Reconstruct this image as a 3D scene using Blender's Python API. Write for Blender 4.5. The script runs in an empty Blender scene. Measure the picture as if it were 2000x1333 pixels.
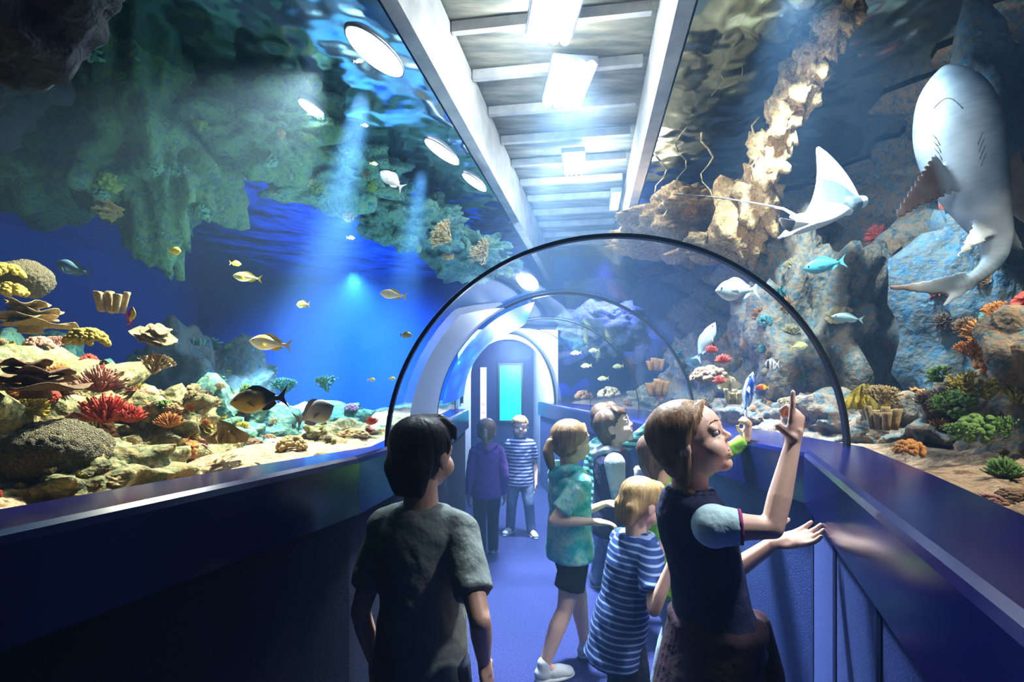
import bpy, bmesh, math, random
from mathutils import Vector, Matrix, noise
from mathutils.bvhtree import BVHTree
random.seed(7)
V=Vector
EYE=1.45
F=950.0
def W(u,v,d):
    return V(((u-1000)/F*d, d, EYE-(v-755)/F*d))
scene=bpy.context.scene
scene.view_settings.view_transform='Standard'
try: scene.view_settings.look='Medium High Contrast'
except Exception: pass
scene.view_settings.exposure=.12
coll=scene.collection

# ------------------------------------------------------------ materials
def nt(name):
    m=bpy.data.materials.new(name); m.use_nodes=True
    n=m.node_tree; p=n.nodes['Principled BSDF']
    return m,n,p
def c4(c): return (c[0],c[1],c[2],1)
def ramp(n,cols,pos=None,interp='LINEAR'):
    r=n.nodes.new('ShaderNodeValToRGB'); r.color_ramp.interpolation=interp
    e=r.color_ramp.elements
    k=len(cols)
    while len(e)<k: e.new(0.5)
    for i,c in enumerate(cols):
        e[i].position = pos[i] if pos else (0.3+0.4*i/max(1,k-1))
        e[i].color=c4(c)
    return r
def M(name,base=(.5,.5,.5),rough=.6,metal=0,emis=None,es=0,cols=None,ns=8,bump=0,bs=30,stretch=(1,1,1),kind='noise',spec=.5,bd=.01,detail=6):
    m,n,p=nt(name)
    p.inputs['Base Color'].default_value=c4(base); p.inputs['Roughness'].default_value=rough
    p.inputs['Metallic'].default_value=metal
    p.inputs['Specular IOR Level'].default_value=spec
    if emis: p.inputs['Emission Color'].default_value=c4(emis); p.inputs['Emission Strength'].default_value=es
    tc=n.nodes.new('ShaderNodeTexCoord'); mp=n.nodes.new('ShaderNodeMapping')
    n.links.new(tc.outputs['Object'],mp.inputs[0]); mp.inputs['Scale'].default_value=stretch
    if cols:
        t=n.nodes.new('ShaderNodeTexNoise'); t.inputs['Scale'].default_value=ns; t.inputs['Detail'].default_value=detail; t.inputs['Roughness'].default_value=.65
        n.links.new(mp.outputs[0],t.inputs['Vector'])
        r=ramp(n,cols); n.links.new(t.outputs['Fac'],r.inputs[0]); n.links.new(r.outputs[0],p.inputs['Base Color'])
    if bump:
        if kind=='voronoi':
            t=n.nodes.new('ShaderNodeTexVoronoi'); t.inputs['Scale'].default_value=bs; out=t.outputs['Distance']
        else:
            t=n.nodes.new('ShaderNodeTexNoise'); t.inputs['Scale'].default_value=bs; t.inputs['Detail'].default_value=4; out=t.outputs['Fac']
        n.links.new(mp.outputs[0],t.inputs['Vector'])
        b=n.nodes.new('ShaderNodeBump'); b.inputs['Strength'].default_value=bump; b.inputs['Distance'].default_value=bd
        n.links.new(out,b.inputs['Height']); n.links.new(b.outputs[0],p.inputs['Normal'])
    return m
def stripes(name,a,b,freq,thr=.5,rough=.8):
    m,n,p=nt(name); p.inputs['Roughness'].default_value=rough
    tc=n.nodes.new('ShaderNodeTexCoord'); s=n.nodes.new('ShaderNodeSeparateXYZ'); n.links.new(tc.outputs['Object'],s.inputs[0])
    mu=n.nodes.new('ShaderNodeMath'); mu.operation='MULTIPLY'; mu.inputs[1].default_value=freq; n.links.new(s.outputs['Z'],mu.inputs[0])
    fr=n.nodes.new('ShaderNodeMath'); fr.operation='FRACT'; n.links.new(mu.outputs[0],fr.inputs[0])
    r=ramp(n,[a,b],[0,thr],'CONSTANT'); n.links.new(fr.outputs[0],r.inputs[0]); n.links.new(r.outputs[0],p.inputs['Base Color'])
    return m
def attrmat(name,rough=.4):
    m,n,p=nt(name); a=n.nodes.new('ShaderNodeAttribute'); a.attribute_name='Col'
    n.links.new(a.outputs['Color'],p.inputs['Base Color']); p.inputs['Roughness'].default_value=rough
    return m
def emit(name,col,s):
    return M(name,(.8,.8,.8),.5,emis=col,es=s)

# ------------------------------------------------------------ object helpers
def tag(ob,label,cat,group=None,kind=None):
    ob['label']=label; ob['category']=cat
    if group: ob['group']=group
    if kind: ob['kind']=kind
    return ob
def link(name,me,mats=(),parent=None,smooth=True):
    for m in mats: me.materials.append(m)
    if smooth:
        me.polygons.foreach_set('use_smooth',[True]*len(me.polygons))
    ob=bpy.data.objects.new(name,me); coll.objects.link(ob)
    if parent: ob.parent=parent
    return ob
def mk(name,verts,faces,mats=(),parent=None,smooth=False):
    me=bpy.data.meshes.new(name); me.from_pydata([tuple(v) for v in verts],[],faces); me.update()
    bm=bmesh.new(); bm.from_mesh(me); bmesh.ops.recalc_face_normals(bm,faces=bm.faces); bm.to_mesh(me); bm.free()
    return link(name,me,mats,parent,smooth)
def from_bm(name,bm,mats=(),parent=None,smooth=True):
    me=bpy.data.meshes.new(name); bm.to_mesh(me); bm.free()
    return link(name,me,mats,parent,smooth)
def box(name,x0,x1,y0,y1,z0,z1,mats,parent=None,bev=0):
    bm=bmesh.new(); bmesh.ops.create_cube(bm,size=1,matrix=Matrix.Translation(((x0+x1)/2,(y0+y1)/2,(z0+z1)/2))@Matrix.Diagonal((x1-x0,y1-y0,z1-z0,1)))
    if bev: bmesh.ops.bevel(bm,geom=bm.edges[:],offset=bev,segments=2,affect='EDGES')
    return from_bm(name,bm,mats,parent,False)
_SPH={}
def ell(bm,c,r,R=None,seg=16):
    if not hasattr(r,'__len__'): r=(r,r,r)
    if seg not in _SPH:
        rg=max(6,seg*2//3); vs=[V((0,0,1))]
        for i in range(1,rg):
            a=math.pi*i/rg
            for j in range(seg):
                b=2*math.pi*j/seg; vs.append(V((math.sin(a)*math.cos(b),math.sin(a)*math.sin(b),math.cos(a))))
        vs.append(V((0,0,-1))); fs=[]
        for j in range(seg):
            fs.append((0,1+j,1+(j+1)%seg)); L=1+(rg-2)*seg; fs.append((len(vs)-1,L+(j+1)%seg,L+j))
            for i in range(rg-2):
                A=1+i*seg; B=A+seg; fs.append((A+j,B+j,B+(j+1)%seg,A+(j+1)%seg))
        _SPH[seg]=(vs,fs)
    vs,fs=_SPH[seg]; m=Matrix.Diagonal(r)
    if R is not None: m=R.to_3x3()@m
    nv=[bm.verts.new(c+m@v) for v in vs]
    for f in fs: bm.faces.new([nv[i] for i in f])
    return {'verts':nv}
def perp(d):
    a=V((0,0,1)) if abs(d.z)<.9 else V((1,0,0))
    x=d.cross(a).normalized(); return x,d.cross(x).normalized()
def frus(bm,a,b,ra,rb,n=12,cap=True):
    d=(b-a)
    if d.length<1e-6: return
    d.normalize(); x,y=perp(d)
    A=[bm.verts.new(a+(x*math.cos(t)+y*math.sin(t))*ra) for t in [2*math.pi*i/n for i in range(n)]]
    B=[bm.verts.new(b+(x*math.cos(t)+y*math.sin(t))*rb) for t in [2*math.pi*i/n for i in range(n)]]
    for i in range(n): bm.faces.new((A[i],A[(i+1)%n],B[(i+1)%n],B[i]))
    if cap: bm.faces.new(A[::-1]); bm.faces.new(B)
def tube(bm,pts,rs,n=12,flat=False):
    for i in range(len(pts)-1): frus(bm,pts[i],pts[i+1],rs[i],rs[i+1],n)
    L=list(zip(pts,rs))
    if flat: L=L[:-1]
    for p,r in L: ell(bm,p,r,seg=n)
def loft(bm,rings,cap=True):
    R=[[bm.verts.new(p) for p in r] for r in rings]
    n=len(R[0])
    for a,b in zip(R[:-1],R[1:]):
        for i in range(n): bm.faces.new((a[i],a[(i+1)%n],b[(i+1)%n],b[i]))
    if cap: bm.faces.new(R[0][::-1]); bm.faces.new(R[-1])
    return R
def ring(c,a,b,n=20):
    return [c+a*math.cos(2*math.pi*i/n)+b*math.sin(2*math.pi*i/n) for i in range(n)]
def remesh(bm,name,vox,it=3,mats=(),parent=None):
    me=bpy.data.meshes.new(name); bm.to_mesh(me); bm.free()
    ob=bpy.data.objects.new(name,me); coll.objects.link(ob)
    r=ob.modifiers.new('r','REMESH'); r.mode='VOXEL'; r.voxel_size=vox
    if it:
        s=ob.modifiers.new('s','SMOOTH'); s.factor=.5; s.iterations=it
    dg=bpy.context.evaluated_depsgraph_get(); dg.update()
    nm=bpy.data.meshes.new_from_object(ob.evaluated_get(dg))
    bpy.data.objects.remove(ob); bpy.data.meshes.remove(me)
    nm.name=name
    nm.materials.clear()
    return link(name,nm,mats,parent,True)
def setcol(me,fn):
    a=me.color_attributes.new('Col','FLOAT_COLOR','POINT')
    buf=[]
    for v in me.vertices: buf.extend(c4(fn(v.co)))
    a.data.foreach_set('color',buf)

# ------------------------------------------------------------ people
def skinm(n_,c): return M(n_,c,.5,cols=[tuple(x*.9 for x in c),c],ns=12)
S1=skinm('skin_fair',(.74,.43,.30)); S2=skinm('skin_light',(.80,.50,.37))
def hairm(n_,a,b): return M(n_,a,.5,cols=[a,b],ns=70,stretch=(1,1,.10),bump=.5,bs=120,bd=.004)
HD=hairm('hair_dark_brown',(.020,.012,.008),(.08,.046,.028)); HB=hairm('hair_brown',(.05,.025,.012),(.16,.085,.04)); HL=hairm('hair_blond',(.40,.24,.09),(.80,.54,.25)); HS=hairm('hair_sandy',(.20,.11,.05),(.48,.29,.135))
eyew=M('eye_white',(.62,.60,.58),.25); iris=M('iris_dark',(.03,.025,.02),.15); lipm=M('lip',(.58,.24,.20),.45); teeth=M('teeth',(.8,.78,.74),.3)
def cloth(n_,c,c2=None,ns=6): return M(n_,c,.9,cols=[c,c2 or tuple(x*1.25 for x in c)],ns=ns,bump=.6,bs=9,bd=.04)
def ik(a,c,l1,l2,pole):
    d=c-a; D=d.length
    if D>(l1+l2)*.995: s_=D/((l1+l2)*.995); l1*=s_; l2*=s_
    x=(l1*l1-l2*l2+D*D)/(2*D); h_=math.sqrt(max(l1*l1-x*x,0)); dr=d/D; p=pole-dr*pole.dot(dr)
    if p.length<1e-4: p=V((0,1,0))
    return a+dr*x+p.normalized()*h_
def hand(bm,w_,d,nrm,k,side,pose):
    d=d.normalized(); nrm=(nrm-d*nrm.dot(d)).normalized(); ts=d.cross(nrm)*(1 if side=='R' else -1)
    R_=Matrix((d,ts,nrm)).transposed()
    ell(bm,w_+d*.042*k,(.046*k,.034*k,.015*k),R_); ell(bm,w_+d*.062*k,(.026*k,.036*k,.013*k),R_); frus(bm,w_-d*.01*k,w_+d*.04*k,.019*k,.022*k)
    cur={'relax':[.3,.38,.42,.5],'point':[.04,1.35,1.4,1.4],'open':[.16,.2,.26,.34],'grip':[.8,.85,.9,.9]}[pose]
    for i,(o_,l_,c_) in enumerate(zip((.027,.009,-.009,-.027),(.058,.064,.059,.046),cur)):
        p=w_+d*(.082 if i in(1,2) else .076)*k+ts*o_*k; spread=(1.5-i)*.13*(1 if pose!='point' else .3)
        q=(d+ts*spread).normalized(); pts=[p-q*.012*k,p]; rs=[.0088*k,.0085*k]
        ang=0
        for j,f_ in enumerate((.45,.32,.26)):
            ang+=c_*(1.0 if j else .7); v_=q*math.cos(ang)+nrm*math.sin(ang); pts.append(pts[-1]+v_*l_*f_*k); rs.append((.0082-.0007*j)*k)
        tube(bm,pts,rs,8)
    tb_=w_+d*.022*k+ts*.024*k
    if pose=='point':
        v1=(d*.55+ts*.35+nrm*.75).normalized(); v2=(d*.35-ts*.75+nrm*.55).normalized()
    else:
        v1=(d*.55+ts*.75+nrm*.25).normalized(); v2=(d*.85+ts*.3+nrm*(.5 if pose=='grip' else .2)).normalized()
    p1=tb_+v1*.034*k; tube(bm,[tb_-v1*.01*k,p1,p1+v2*.026*k,p1+v2*.042*k],[.012*k,.0095*k,.0085*k,.007*k],8)
SOLE=M('shoe_sole',(.6,.6,.62),.6)
def strands(hr,P,u,num,style):
    me=hr.data; bvh=BVHTree.FromPolygons([v.co.copy() for v in me.vertices],[tuple(p.vertices) for p in me.polygons])
    crown=P(0,-.45,1.15); bm=bmesh.new(); bm.from_mesh(me); vs=[(v.co.copy(),v.normal.copy()) for v in me.vertices]
    down=(P(0,0,-1)-P(0,0,0)).normalized()
    tied=P(0,-.9,.15) if style=='ponytail' else (P(.3,-.7,-.5) if style=='braid' else None)
    for _ in range(num):
        co,no=vs[random.randrange(len(vs))]
        p=co.copy(); n_=no.copy(); w_=random.uniform(.0007,.0014)*(u/.1); st=random.uniform(.010,.016)*(u/.1); L=[]
        lift=random.uniform(.0002,.0011)*(u/.1)
        jit=V((random.uniform(-1,1),random.uniform(-1,1),random.uniform(-1,1)))*.14
        for s_ in range(6):
            f_=((p-crown).normalized()+down*.5+jit) if (tied is None or (p-tied).dot(down)>.05) else ((tied-p).normalized()*.9+jit)
            f_=f_-n_*f_.dot(n_)
            if f_.length<1e-4: break
            f_.normalize(); side=f_.cross(n_)
            q=p+n_*lift*(1+.25*s_)
            L.append((q-side*w_*(1-s_/6.5),q+side*w_*(1-s_/6.5)))
            r=bvh.find_nearest(p+f_*st)
            if r[0] is None: break
            p=r[0]; n_=r[1]
        if len(L)<4: continue
        B=[(bm.verts.new(a),bm.verts.new(b)) for a,b in L]
        for a,b in zip(B[:-1],B[1:]):
            f=bm.faces.new((a[0],a[1],b[1],b[0])); f.smooth=True
    bm.to_mesh(me); bm.free()
def person(X,Y,yaw,h,label,skin,hair,top,bot,shoe,head=(0,0,0),neck=(0,0),hip=(0,0),feet=None,arms=None,style='short',vox=.0065,extra=None,shw=1.0,ns_=700,hs=1.0,smile=0):
    k=h/1.3; yw=math.radians(yaw); Rw=Matrix.Rotation(yw,4,'Z'); Mw=Matrix.Translation((X,Y,0))@Rw; Mi=Mw.inverted(); Ri=Rw.to_3x3().inverted()
    cv=max(.0075,vox+.0015)
    TS=1.10
    hp=V((hip[0],hip[1],.64*k)); nk=V((neck[0],neck[1],(.64+.36*TS)*k))
    def ctr_(z):
        t=(z-.64)/.36; zz=.64+(z-.64)*TS if z>.64 else z
        return V((hp.x+(nk.x-hp.x)*t,hp.y+(nk.y-hp.y)*t,zz*k))
    def torso(bm,secs,add=0):
        loft(bm,[ring(ctr_(z),V(((rx*shw+add)*k,0,0)),V((0,(ry+add)*k,0)),24) for z,rx,ry in secs])
    bm=bmesh.new()
    secs=[(.56,.085,.06),(.60,.108,.078),(.67,.110,.080),(.77,.094,.072),(.88,.104,.078),(.95,.110,.072),(1.0,.080,.054),(1.02,.045,.04)]
    torso(bm,secs)
    u=.1*k*1.03*hs; HR=Matrix.Rotation(math.radians(head[0]),3,'Z')@Matrix.Rotation(math.radians(head[1]),3,'X')@Matrix.Rotation(math.radians(head[2]),3,'Y')
    hc=V((neck[0]*1.15,neck[1]*1.15+.012*k,h-1.05*u))
    def P(x,y,z): return hc+HR@V((x,y,z))*u
    def E(x,y,z,a,b,c_): ell(bm,P(x,y,z),(a*u,b*u,c_*u),HR,20)
    E(0,-.06,.27,.76,.93,.78); E(0,.22,-.28,.57,.58,.66); E(0,.5,-.80,.22,.22,.18)
    for s_ in (1,-1):
        E(s_*.32,.42,-.36,.32,.36,.34); E(s_*.75,-.08,-.08,.08,.19,.28); E(s_*.07,.83,-.23,.065,.07,.055)
        tube(bm,[P(s_*.12,.76,.18),P(s_*.42,.66,.16)],[.10*u,.09*u],8)
        E(s_*.30,.67,.085,.16,.145,.08); E(s_*.30,.655,-.11,.14,.12,.05)
    tube(bm,[P(0,.76,.12),P(0,.84,-.08),P(0,.90,-.18)],[.06*u,.065*u,.085*u],8)
    tube(bm,[P(-.18,.66,-.55),P(0,.715,-.54),P(.18,.66,-.55)],[.09*u,.10*u,.09*u],8)
    nkb=nk+V((0,-.005,-.02))
    tube(bm,[nkb,P(0,-.20,-.40)],[.050*k,.047*k],16)
    tube(bm,[ctr_(.975)+V((-.095*k*shw,0,0)),nkb,ctr_(.975)+V((.095*k*shw,0,0))],[.032*k,.048*k,.032*k],12)
    arms=arms or {}; J={}
    for sd,s_ in (('R',1),('L',-1)):
        sh_=ctr_(.958)+V((s_*.120*k*shw,0,0)); a=arms.get(sd,{})
        wr=(Mi@a['w']) if 'w' in a else V((s_*.175*k*shw+hp.x,.03*k+hp.y,.58*k))
        d=(Ri@V(a['d'])) if 'd' in a else V((0,.12,-1)); nn=(Ri@V(a['n'])) if 'n' in a else V((-s_,.1,0))
        el=(Mi@a['e']) if 'e' in a else ik(sh_,wr,.235*k,.205*k,V(a.get('pole',(s_*.3,-1,-.2))))
        tube(bm,[sh_,sh_.lerp(el,.5),el,el.lerp(wr,.35),wr],[.040*k,.034*k,.027*k,.028*k,.019*k],12)
        hand(bm,wr,d,nn,k*.95,sd,a.get('pose','relax')); J[sd]=(sh_,el,wr)
    feet=feet or {}; JL={}
    for sd,s_ in (('R',1),('L',-1)):
        f_=feet.get(sd,(s_*.08*k,0,0,0)); hj=hp+V((s_*.064*k,0,-.02*k)); an=V((f_[0],f_[1]-.02*k,f_[2]+.065*k)); toe=math.radians(f_[3]); tdv=V((-math.sin(toe),math.cos(toe),0))
        kn=ik(hj,an,.285*k,.285*k,V((0,1,0))+tdv*.3)
        ca=kn.lerp(an,.3)+V((0,-.008*k,0))
        tube(bm,[hj,hj.lerp(kn,.5),kn,ca,an],[.066*k,.058*k,.043*k,.045*k,.027*k],14)
        tube(bm,[an,an+tdv*.10*k+V((0,0,-.035*k))],[.028*k,.02*k],10); JL[sd]=(hj,kn,an,tdv,ca,f_)
    body=remesh(bm,'person',vox,3,[skin]); body.matrix_world=Mw
    tag(body,label,'person')
    for s_ in (1,-1):
        bm=bmesh.new(); ell(bm,P(s_*.30,.665,-.0),(.135*u,.135*u,.10*u),HR,14); e=from_bm('eye',bm,[eyew],body)
        bm=bmesh.new(); ell(bm,P(s_*.30,.752,.005),(.076*u,.056*u,.078*u),HR,10); from_bm('iris',bm,[iris],e)
        bm=bmesh.new(); tube(bm,[P(s_*.16,.845,.27),P(s_*.32,.795,.31),P(s_*.46,.70,.26)],[.018*u,.024*u,.014*u],6); from_bm('eyebrow',bm,[hair],body)
    bm=bmesh.new()
    if smile:
        tube(bm,[P(-.27,.65,-.44),P(-.13,.76,-.51),P(0,.785,-.52),P(.13,.76,-.51),P(.27,.65,-.44)],[.012*u,.022*u,.024*u,.022*u,.012*u],6)
        tube(bm,[P(-.27,.65,-.44),P(-.14,.745,-.62),P(0,.77,-.66),P(.14,.745,-.62),P(.27,.65,-.44)],[.012*u,.024*u,.028*u,.024*u,.012*u],6)
    else:
        tube(bm,[P(-.18,.72,-.54),P(0,.80,-.52),P(.18,.72,-.54)],[.016*u,.030*u,.016*u],6); tube(bm,[P(-.15,.72,-.58),P(0,.79,-.59),P(.15,.72,-.58)],[.016*u,.032*u,.016*u],6)
    from_bm('lips',bm,[lipm],body)
    if smile:
        bm=bmesh.new(); ell(bm,P(0,.70,-.56),(.17*u,.10*u,.06*u),HR,12); from_bm('teeth',bm,[teeth],body)
    bm=bmesh.new()
    ell(bm,P(0,-.17,.40),(.84*u,.93*u,.78*u),HR,24); ell(bm,P(0,-.40,.08),(.77*u,.66*u,.80*u),HR,24)
    if style=='short':
        for i in range(9):
            t=-1+2*i/8; tube(bm,[P(t*.35,.35,1.0),P(t*.55+.08,.78-.25*abs(t),.72),P(t*.62+.05,.90-.32*t*t,.50-.05*(i%3))],[.16*u,.12*u,.03*u],8)
        for s_ in (1,-1): tube(bm,[P(s_*.72,.1,.4),P(s_*.76,.12,.12)],[.14*u,.05*u],8)
        for t in (-.42,-.2,0,.2,.42): tube(bm,[P(t,-.70,-.2),P(t*.85,-.66,-.85)],[.34*u,.18*u],8)
    else:
        for s_ in (1,-1): tube(bm,[P(s_*.2,.62,.82),P(s_*.62,.42,.5),P(s_*.76,.0,.05),P(s_*.55,-.6,-.25)],[.11*u,.11*u,.11*u,.2*u],10)
        if style=='ponytail':
            tube(bm,[P(0,-.85,.25),P(0,-1.2,.15),P(0,-1.35,-.3),P(0,-1.25,-.9),P(0,-1.1,-1.5)],[.18*u,.2*u,.26*u,.22*u,.06*u],10)
        if style=='braid':
            ell(bm,P(0,-.48,-.28),(.62*u,.48*u,.62*u),HR,20)
            tube(bm,[P(.70,.0,.0),P(.62,-.25,-.5),P(.50,-.45,-.85)],[.12*u,.16*u,.2*u],10)
            for i in range(12):
                t=i/11; ell(bm,P(.50+.05*t,-.48+.18*t,-.80-1.7*t)+HR@V((.05*u*(-1)**i,0,0)),(.19*u*(1-.35*t),.17*u*(1-.3*t),.15*u),HR,10)
    hr=remesh(bm,'hair',max(vox,.005),4,[hair],body)
    HI=HR.inverted()
    for v in hr.data.vertices:
        q=HI@(v.co-hc)/u; a=math.atan2(q.x,q.y+.2)
        v.co+=v.normal*u*(.018*noise.noise(V((a*6,q.z*1.2,q.y*2)))+.006*noise.noise(V((a*22,q.z*2,1))))
    strands(hr,P,u,ns_,style)
    lo=top.get('loose',.014); hem=top.get('hem',.56)
    bm=bmesh.new()
    ss=[(hem,.130,.104),(hem+.06,.128,.102),(.72,.118,.092),(.80,.112,.088),(.90,.117,.090),(.955,.118,.084),(.995,.092,.070),(1.015,.066,.058)]
    torso(bm,ss,lo)
    sl=top.get('sleeve','short'); sm=top.get('smat'); sf=top.get('slen',.72)
    for s_ in (1,-1):
        tube(bm,[nk+V((s_*.04*k,0,-.022*k)),ctr_(.96)+V((s_*(.118 if not sm else .100)*k*shw,0,.004))],[.045*k+lo*.3,(.044 if not sm else .040)*k+lo*.35],14)
    for sd in ('R','L'):
        s0,e0,w0=J[sd]
        def slv(b_):
            e_=.006*k if sm else 0
            if sl=='short': tube(b_,[s0,s0.lerp(e0,sf*.5),s0.lerp(e0,sf)],[.048*k+lo*.3+e_,.044*k+lo*.35+e_*.5,.041*k+lo*.5],16,True)
            elif sl=='long': tube(b_,[s0,e0,w0.lerp(e0,.04)],[.048*k+lo*.3+e_,.039*k,.029*k],14,True)
        if sm and sl!='none':
            b2=bmesh.new(); slv(b2); remesh(b2,'sleeve',cv,1,[sm],body)
            if top.get('trim'):
                d_=(e0-s0).normalized(); b2=bmesh.new(); q=s0.lerp(e0,sf); frus(b2,q-d_*.004*k,q+d_*.004*k,.0412*k+lo*.5,.0412*k+lo*.5,20); from_bm('cuff',b2,[top['trim']],body)
        else: slv(bm)
    if top.get('hood'):
        hb=bmesh.new()
        tube(hb,[nk+V((-.07*k,.02*k,.015*k)),nk+V((-.075*k,-.04*k,.02*k)),nk+V((0,-.085*k,-.015*k)),nk+V((.075*k,-.04*k,.02*k)),nk+V((.07*k,.02*k,.015*k))],[.022*k,.032*k,.045*k,.032*k,.022*k],12)
        remesh(hb,'hood',cv,3,[top.get('hoodmat',top['mat'])],body)
    tp_=remesh(bm,'shirt',cv,2,[top['mat']],body)
    for v in tp_.data.vertices:
        q=v.co/k; v.co+=v.normal*(.004+.007*noise.noise(V((q.x*8,q.y*8,q.z*9+q.x*6)))+.005*noise.noise(V((q.x*18,q.y*18,q.z*26+q.x*14))))*k
    if top.get('collar'):
        cb=bmesh.new(); n_=20; rows=[]
        for i in range(n_): 
            a=2*math.pi*i/n_; rows.append(nk+V((.064*k*math.sin(a),.058*k*math.cos(a),.018*k)))
        tube(cb,rows+[rows[0]],[.010*k]*(n_+1),8); from_bm('collar',cb,[top['collar']],body)
    bm=bmesh.new(); torso(bm,[(.575,.110,.082),(.63,.114,.084),(.70,.110,.082),(.73,.104,.078)],.004)
    for sd in ('R','L'):
        hj,kn,an,tdv,ca,f_=JL[sd]
        if bot['kind']=='pants': tube(bm,[hj,hj.lerp(kn,.5),kn,ca,an+V((0,0,-.01*k))],[.076*k,.073*k,.060*k,.057*k,.052*k],14)
        else: tube(bm,[hj,hj.lerp(kn,.62)],[.076*k,.080*k],14,True)
    remesh(bm,'trousers' if bot['kind']=='pants' else 'shorts',cv,2,[bot['mat']],body)
    for sd in ('R','L'):
        hj,kn,an,tdv,ca,f_=JL[sd]; g=V((an.x,an.y,f_[2])); sx=V((tdv.y,-tdv.x,0))
        bm=bmesh.new(); R_=Matrix((tdv,sx,V((0,0,1)))).transposed()
        ell(bm,g+V((0,0,.038*k)),(.050*k,.036*k,.040*k),R_); ell(bm,g+tdv*.07*k+V((0,0,.034*k)),(.07*k,.038*k,.034*k),R_); ell(bm,g+tdv*.12*k+V((0,0,.026*k)),(.045*k,.038*k,.027*k),R_)
        tube(bm,[g+V((0,0,.04*k)),g+V((0,-.0,.085*k))],[.036*k,.034*k],12)
        so=remesh(bm,'shoe',.006,3,[shoe],body)
        for v in so.data.vertices: v.co.z=max(v.co.z,f_[2]+.002)
        bm=bmesh.new(); n_=20; rows=[]
        for zz in (.001,.016): rows.append([g+tdv*(.062+.108*math.cos(a))*k+sx*(.041*math.sin(a))*k+V((0,0,zz*k)) for a in [2*math.pi*i/n_ for i in range(n_)]])
        loft(bm,rows); from_bm('shoe_sole',bm,[SOLE],so)
    if extra: extra(body,k,hp,nk,J,ctr_)
    return body
sw=M('shoe_white',(.62,.62,.64),.6,cols=[(.5,.5,.52),(.7,.7,.7)],ns=20); sd_=M('shoe_dark',(.05,.05,.06),.6)
grey=cloth('grey_tee',(.17,.19,.17)); purple=cloth('purple_hoodie',(.16,.06,.30)); teal=M('teal_tie_dye',(.05,.4,.45),.9,cols=[(.03,.32,.36),(.07,.52,.52),(.42,.66,.55),(.05,.42,.47)],ns=11,bump=.6,bs=9,bd=.04)
navyc=cloth('navy_cloth',(.012,.014,.05)); jeans=cloth('denim',(.10,.14,.24),(.18,.24,.36),14); blackc=cloth('black_cloth',(.008,.008,.012)); jl=cloth('light_denim',(.25,.32,.42),(.35,.42,.5),14)
greenc=cloth('green_shirt',(.28,.62,.05)); white_c=cloth('white_cloth',(.45,.60,.62)); pinkc=cloth('pink_trim',(.30,.05,.16)); redc=cloth('red_trim',(.5,.03,.04)); greyc=cloth('grey_cloth',(.26,.28,.32)); maroon=cloth('maroon_jacket',(.026,.005,.011)); darkt=cloth('dark_trousers',(.02,.025,.045))
st1=stripes('navy_white_stripes',(.03,.05,.22),(.65,.66,.75),30,.55); st2=stripes('blue_stripes',(.018,.05,.20),(.26,.36,.54),44,.68); st3=stripes('green_stripes',(.02,.08,.10),(.2,.65,.4),22,.5)

person(-.262,1.42,-14,1.355,'boy in plain grey t-shirt standing with back turned',S1,HD,dict(mat=grey,loose=.014,hem=.50),dict(kind='pants',mat=darkt),sd_,head=(-16,2,0),
  arms={'R':dict(w=W(945,1290,1.36),pole=(.5,-1,0),d=(.15,.1,-1))},vox=.005,shw=.94,ns_=4200,hs=.97)
person(-.215,4.17,8,1.165,'girl in purple hooded sweatshirt walking away with fair hair',S1,HS,dict(mat=purple,sleeve='long',hood=True,loose=.016),dict(kind='pants',mat=darkt),sw,head=(-12,0,0),style='ponytail',feet={'L':(-.06,-.06,0,5),'R':(.06,.08,0,-5)},vox=.007,ns_=800,hs=1.10)
person(.08,4.78,176,1.155,'blond boy in striped polo shirt and jeans standing facing the tunnel',S2,HL,dict(mat=st1,loose=.018,hem=.54,collar=navyc),dict(kind='pants',mat=jeans),sw,head=(8,0,0),feet={'R':(.10,-.02,0,-20),'L':(-.11,.05,0,22)},vox=.007,ns_=600,hs=1.10)
person(.30,2.52,-68,1.27,'girl in teal hooded top and black shorts walking',S2,HS,dict(mat=teal,hood=True,loose=.016,hem=.58),dict(kind='shorts',mat=blackc),sw,head=(2,4,0),style='ponytail',feet={'L':(-.05,.14,0,0),'R':(.06,-.16,0,-5)},
  arms={'R':dict(w=W(1160,1020,2.38),pole=(0,-.5,-1),d=(1,.1,-.1),n=(0,0,-1)),'L':dict(w=W(1180,985,2.6),pole=(0,-.5,-1),d=(1,.1,.1),n=(0,0,-1))},ns_=2200,hs=1.05)
person(.61,2.93,-98,1.32,'boy in navy gilet over grey hooded top looking up',S2,HB,dict(mat=navyc,sleeve='long',smat=greyc,hood=True,hoodmat=greyc,collar=redc,loose=.024),dict(kind='pants',mat=jeans),sd_,head=(-14,24,0),
  arms={'R':dict(w=V((.80,2.78,.86)),pole=(0,-.5,-1),d=(1,0,.1),n=(0,0,-1)),'L':dict(w=V((.80,3.02,.95)),pole=(0,-.5,-1),d=(1,0,.1),n=(0,0,-1))},vox=.0065,ns_=1600,hs=1.06)
person(.66,3.45,-70,1.33,'child in green striped top stretching one arm toward ledge',S1,HB,dict(mat=st3,sleeve='long'),dict(kind='pants',mat=jeans),sd_,head=(0,10,0),
  arms={'R':dict(w=W(1285,822,3.0),pole=(0,-.3,-1),d=(1,.1,.0),n=(0,0,-1))},vox=.008,ns_=900)
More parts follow.
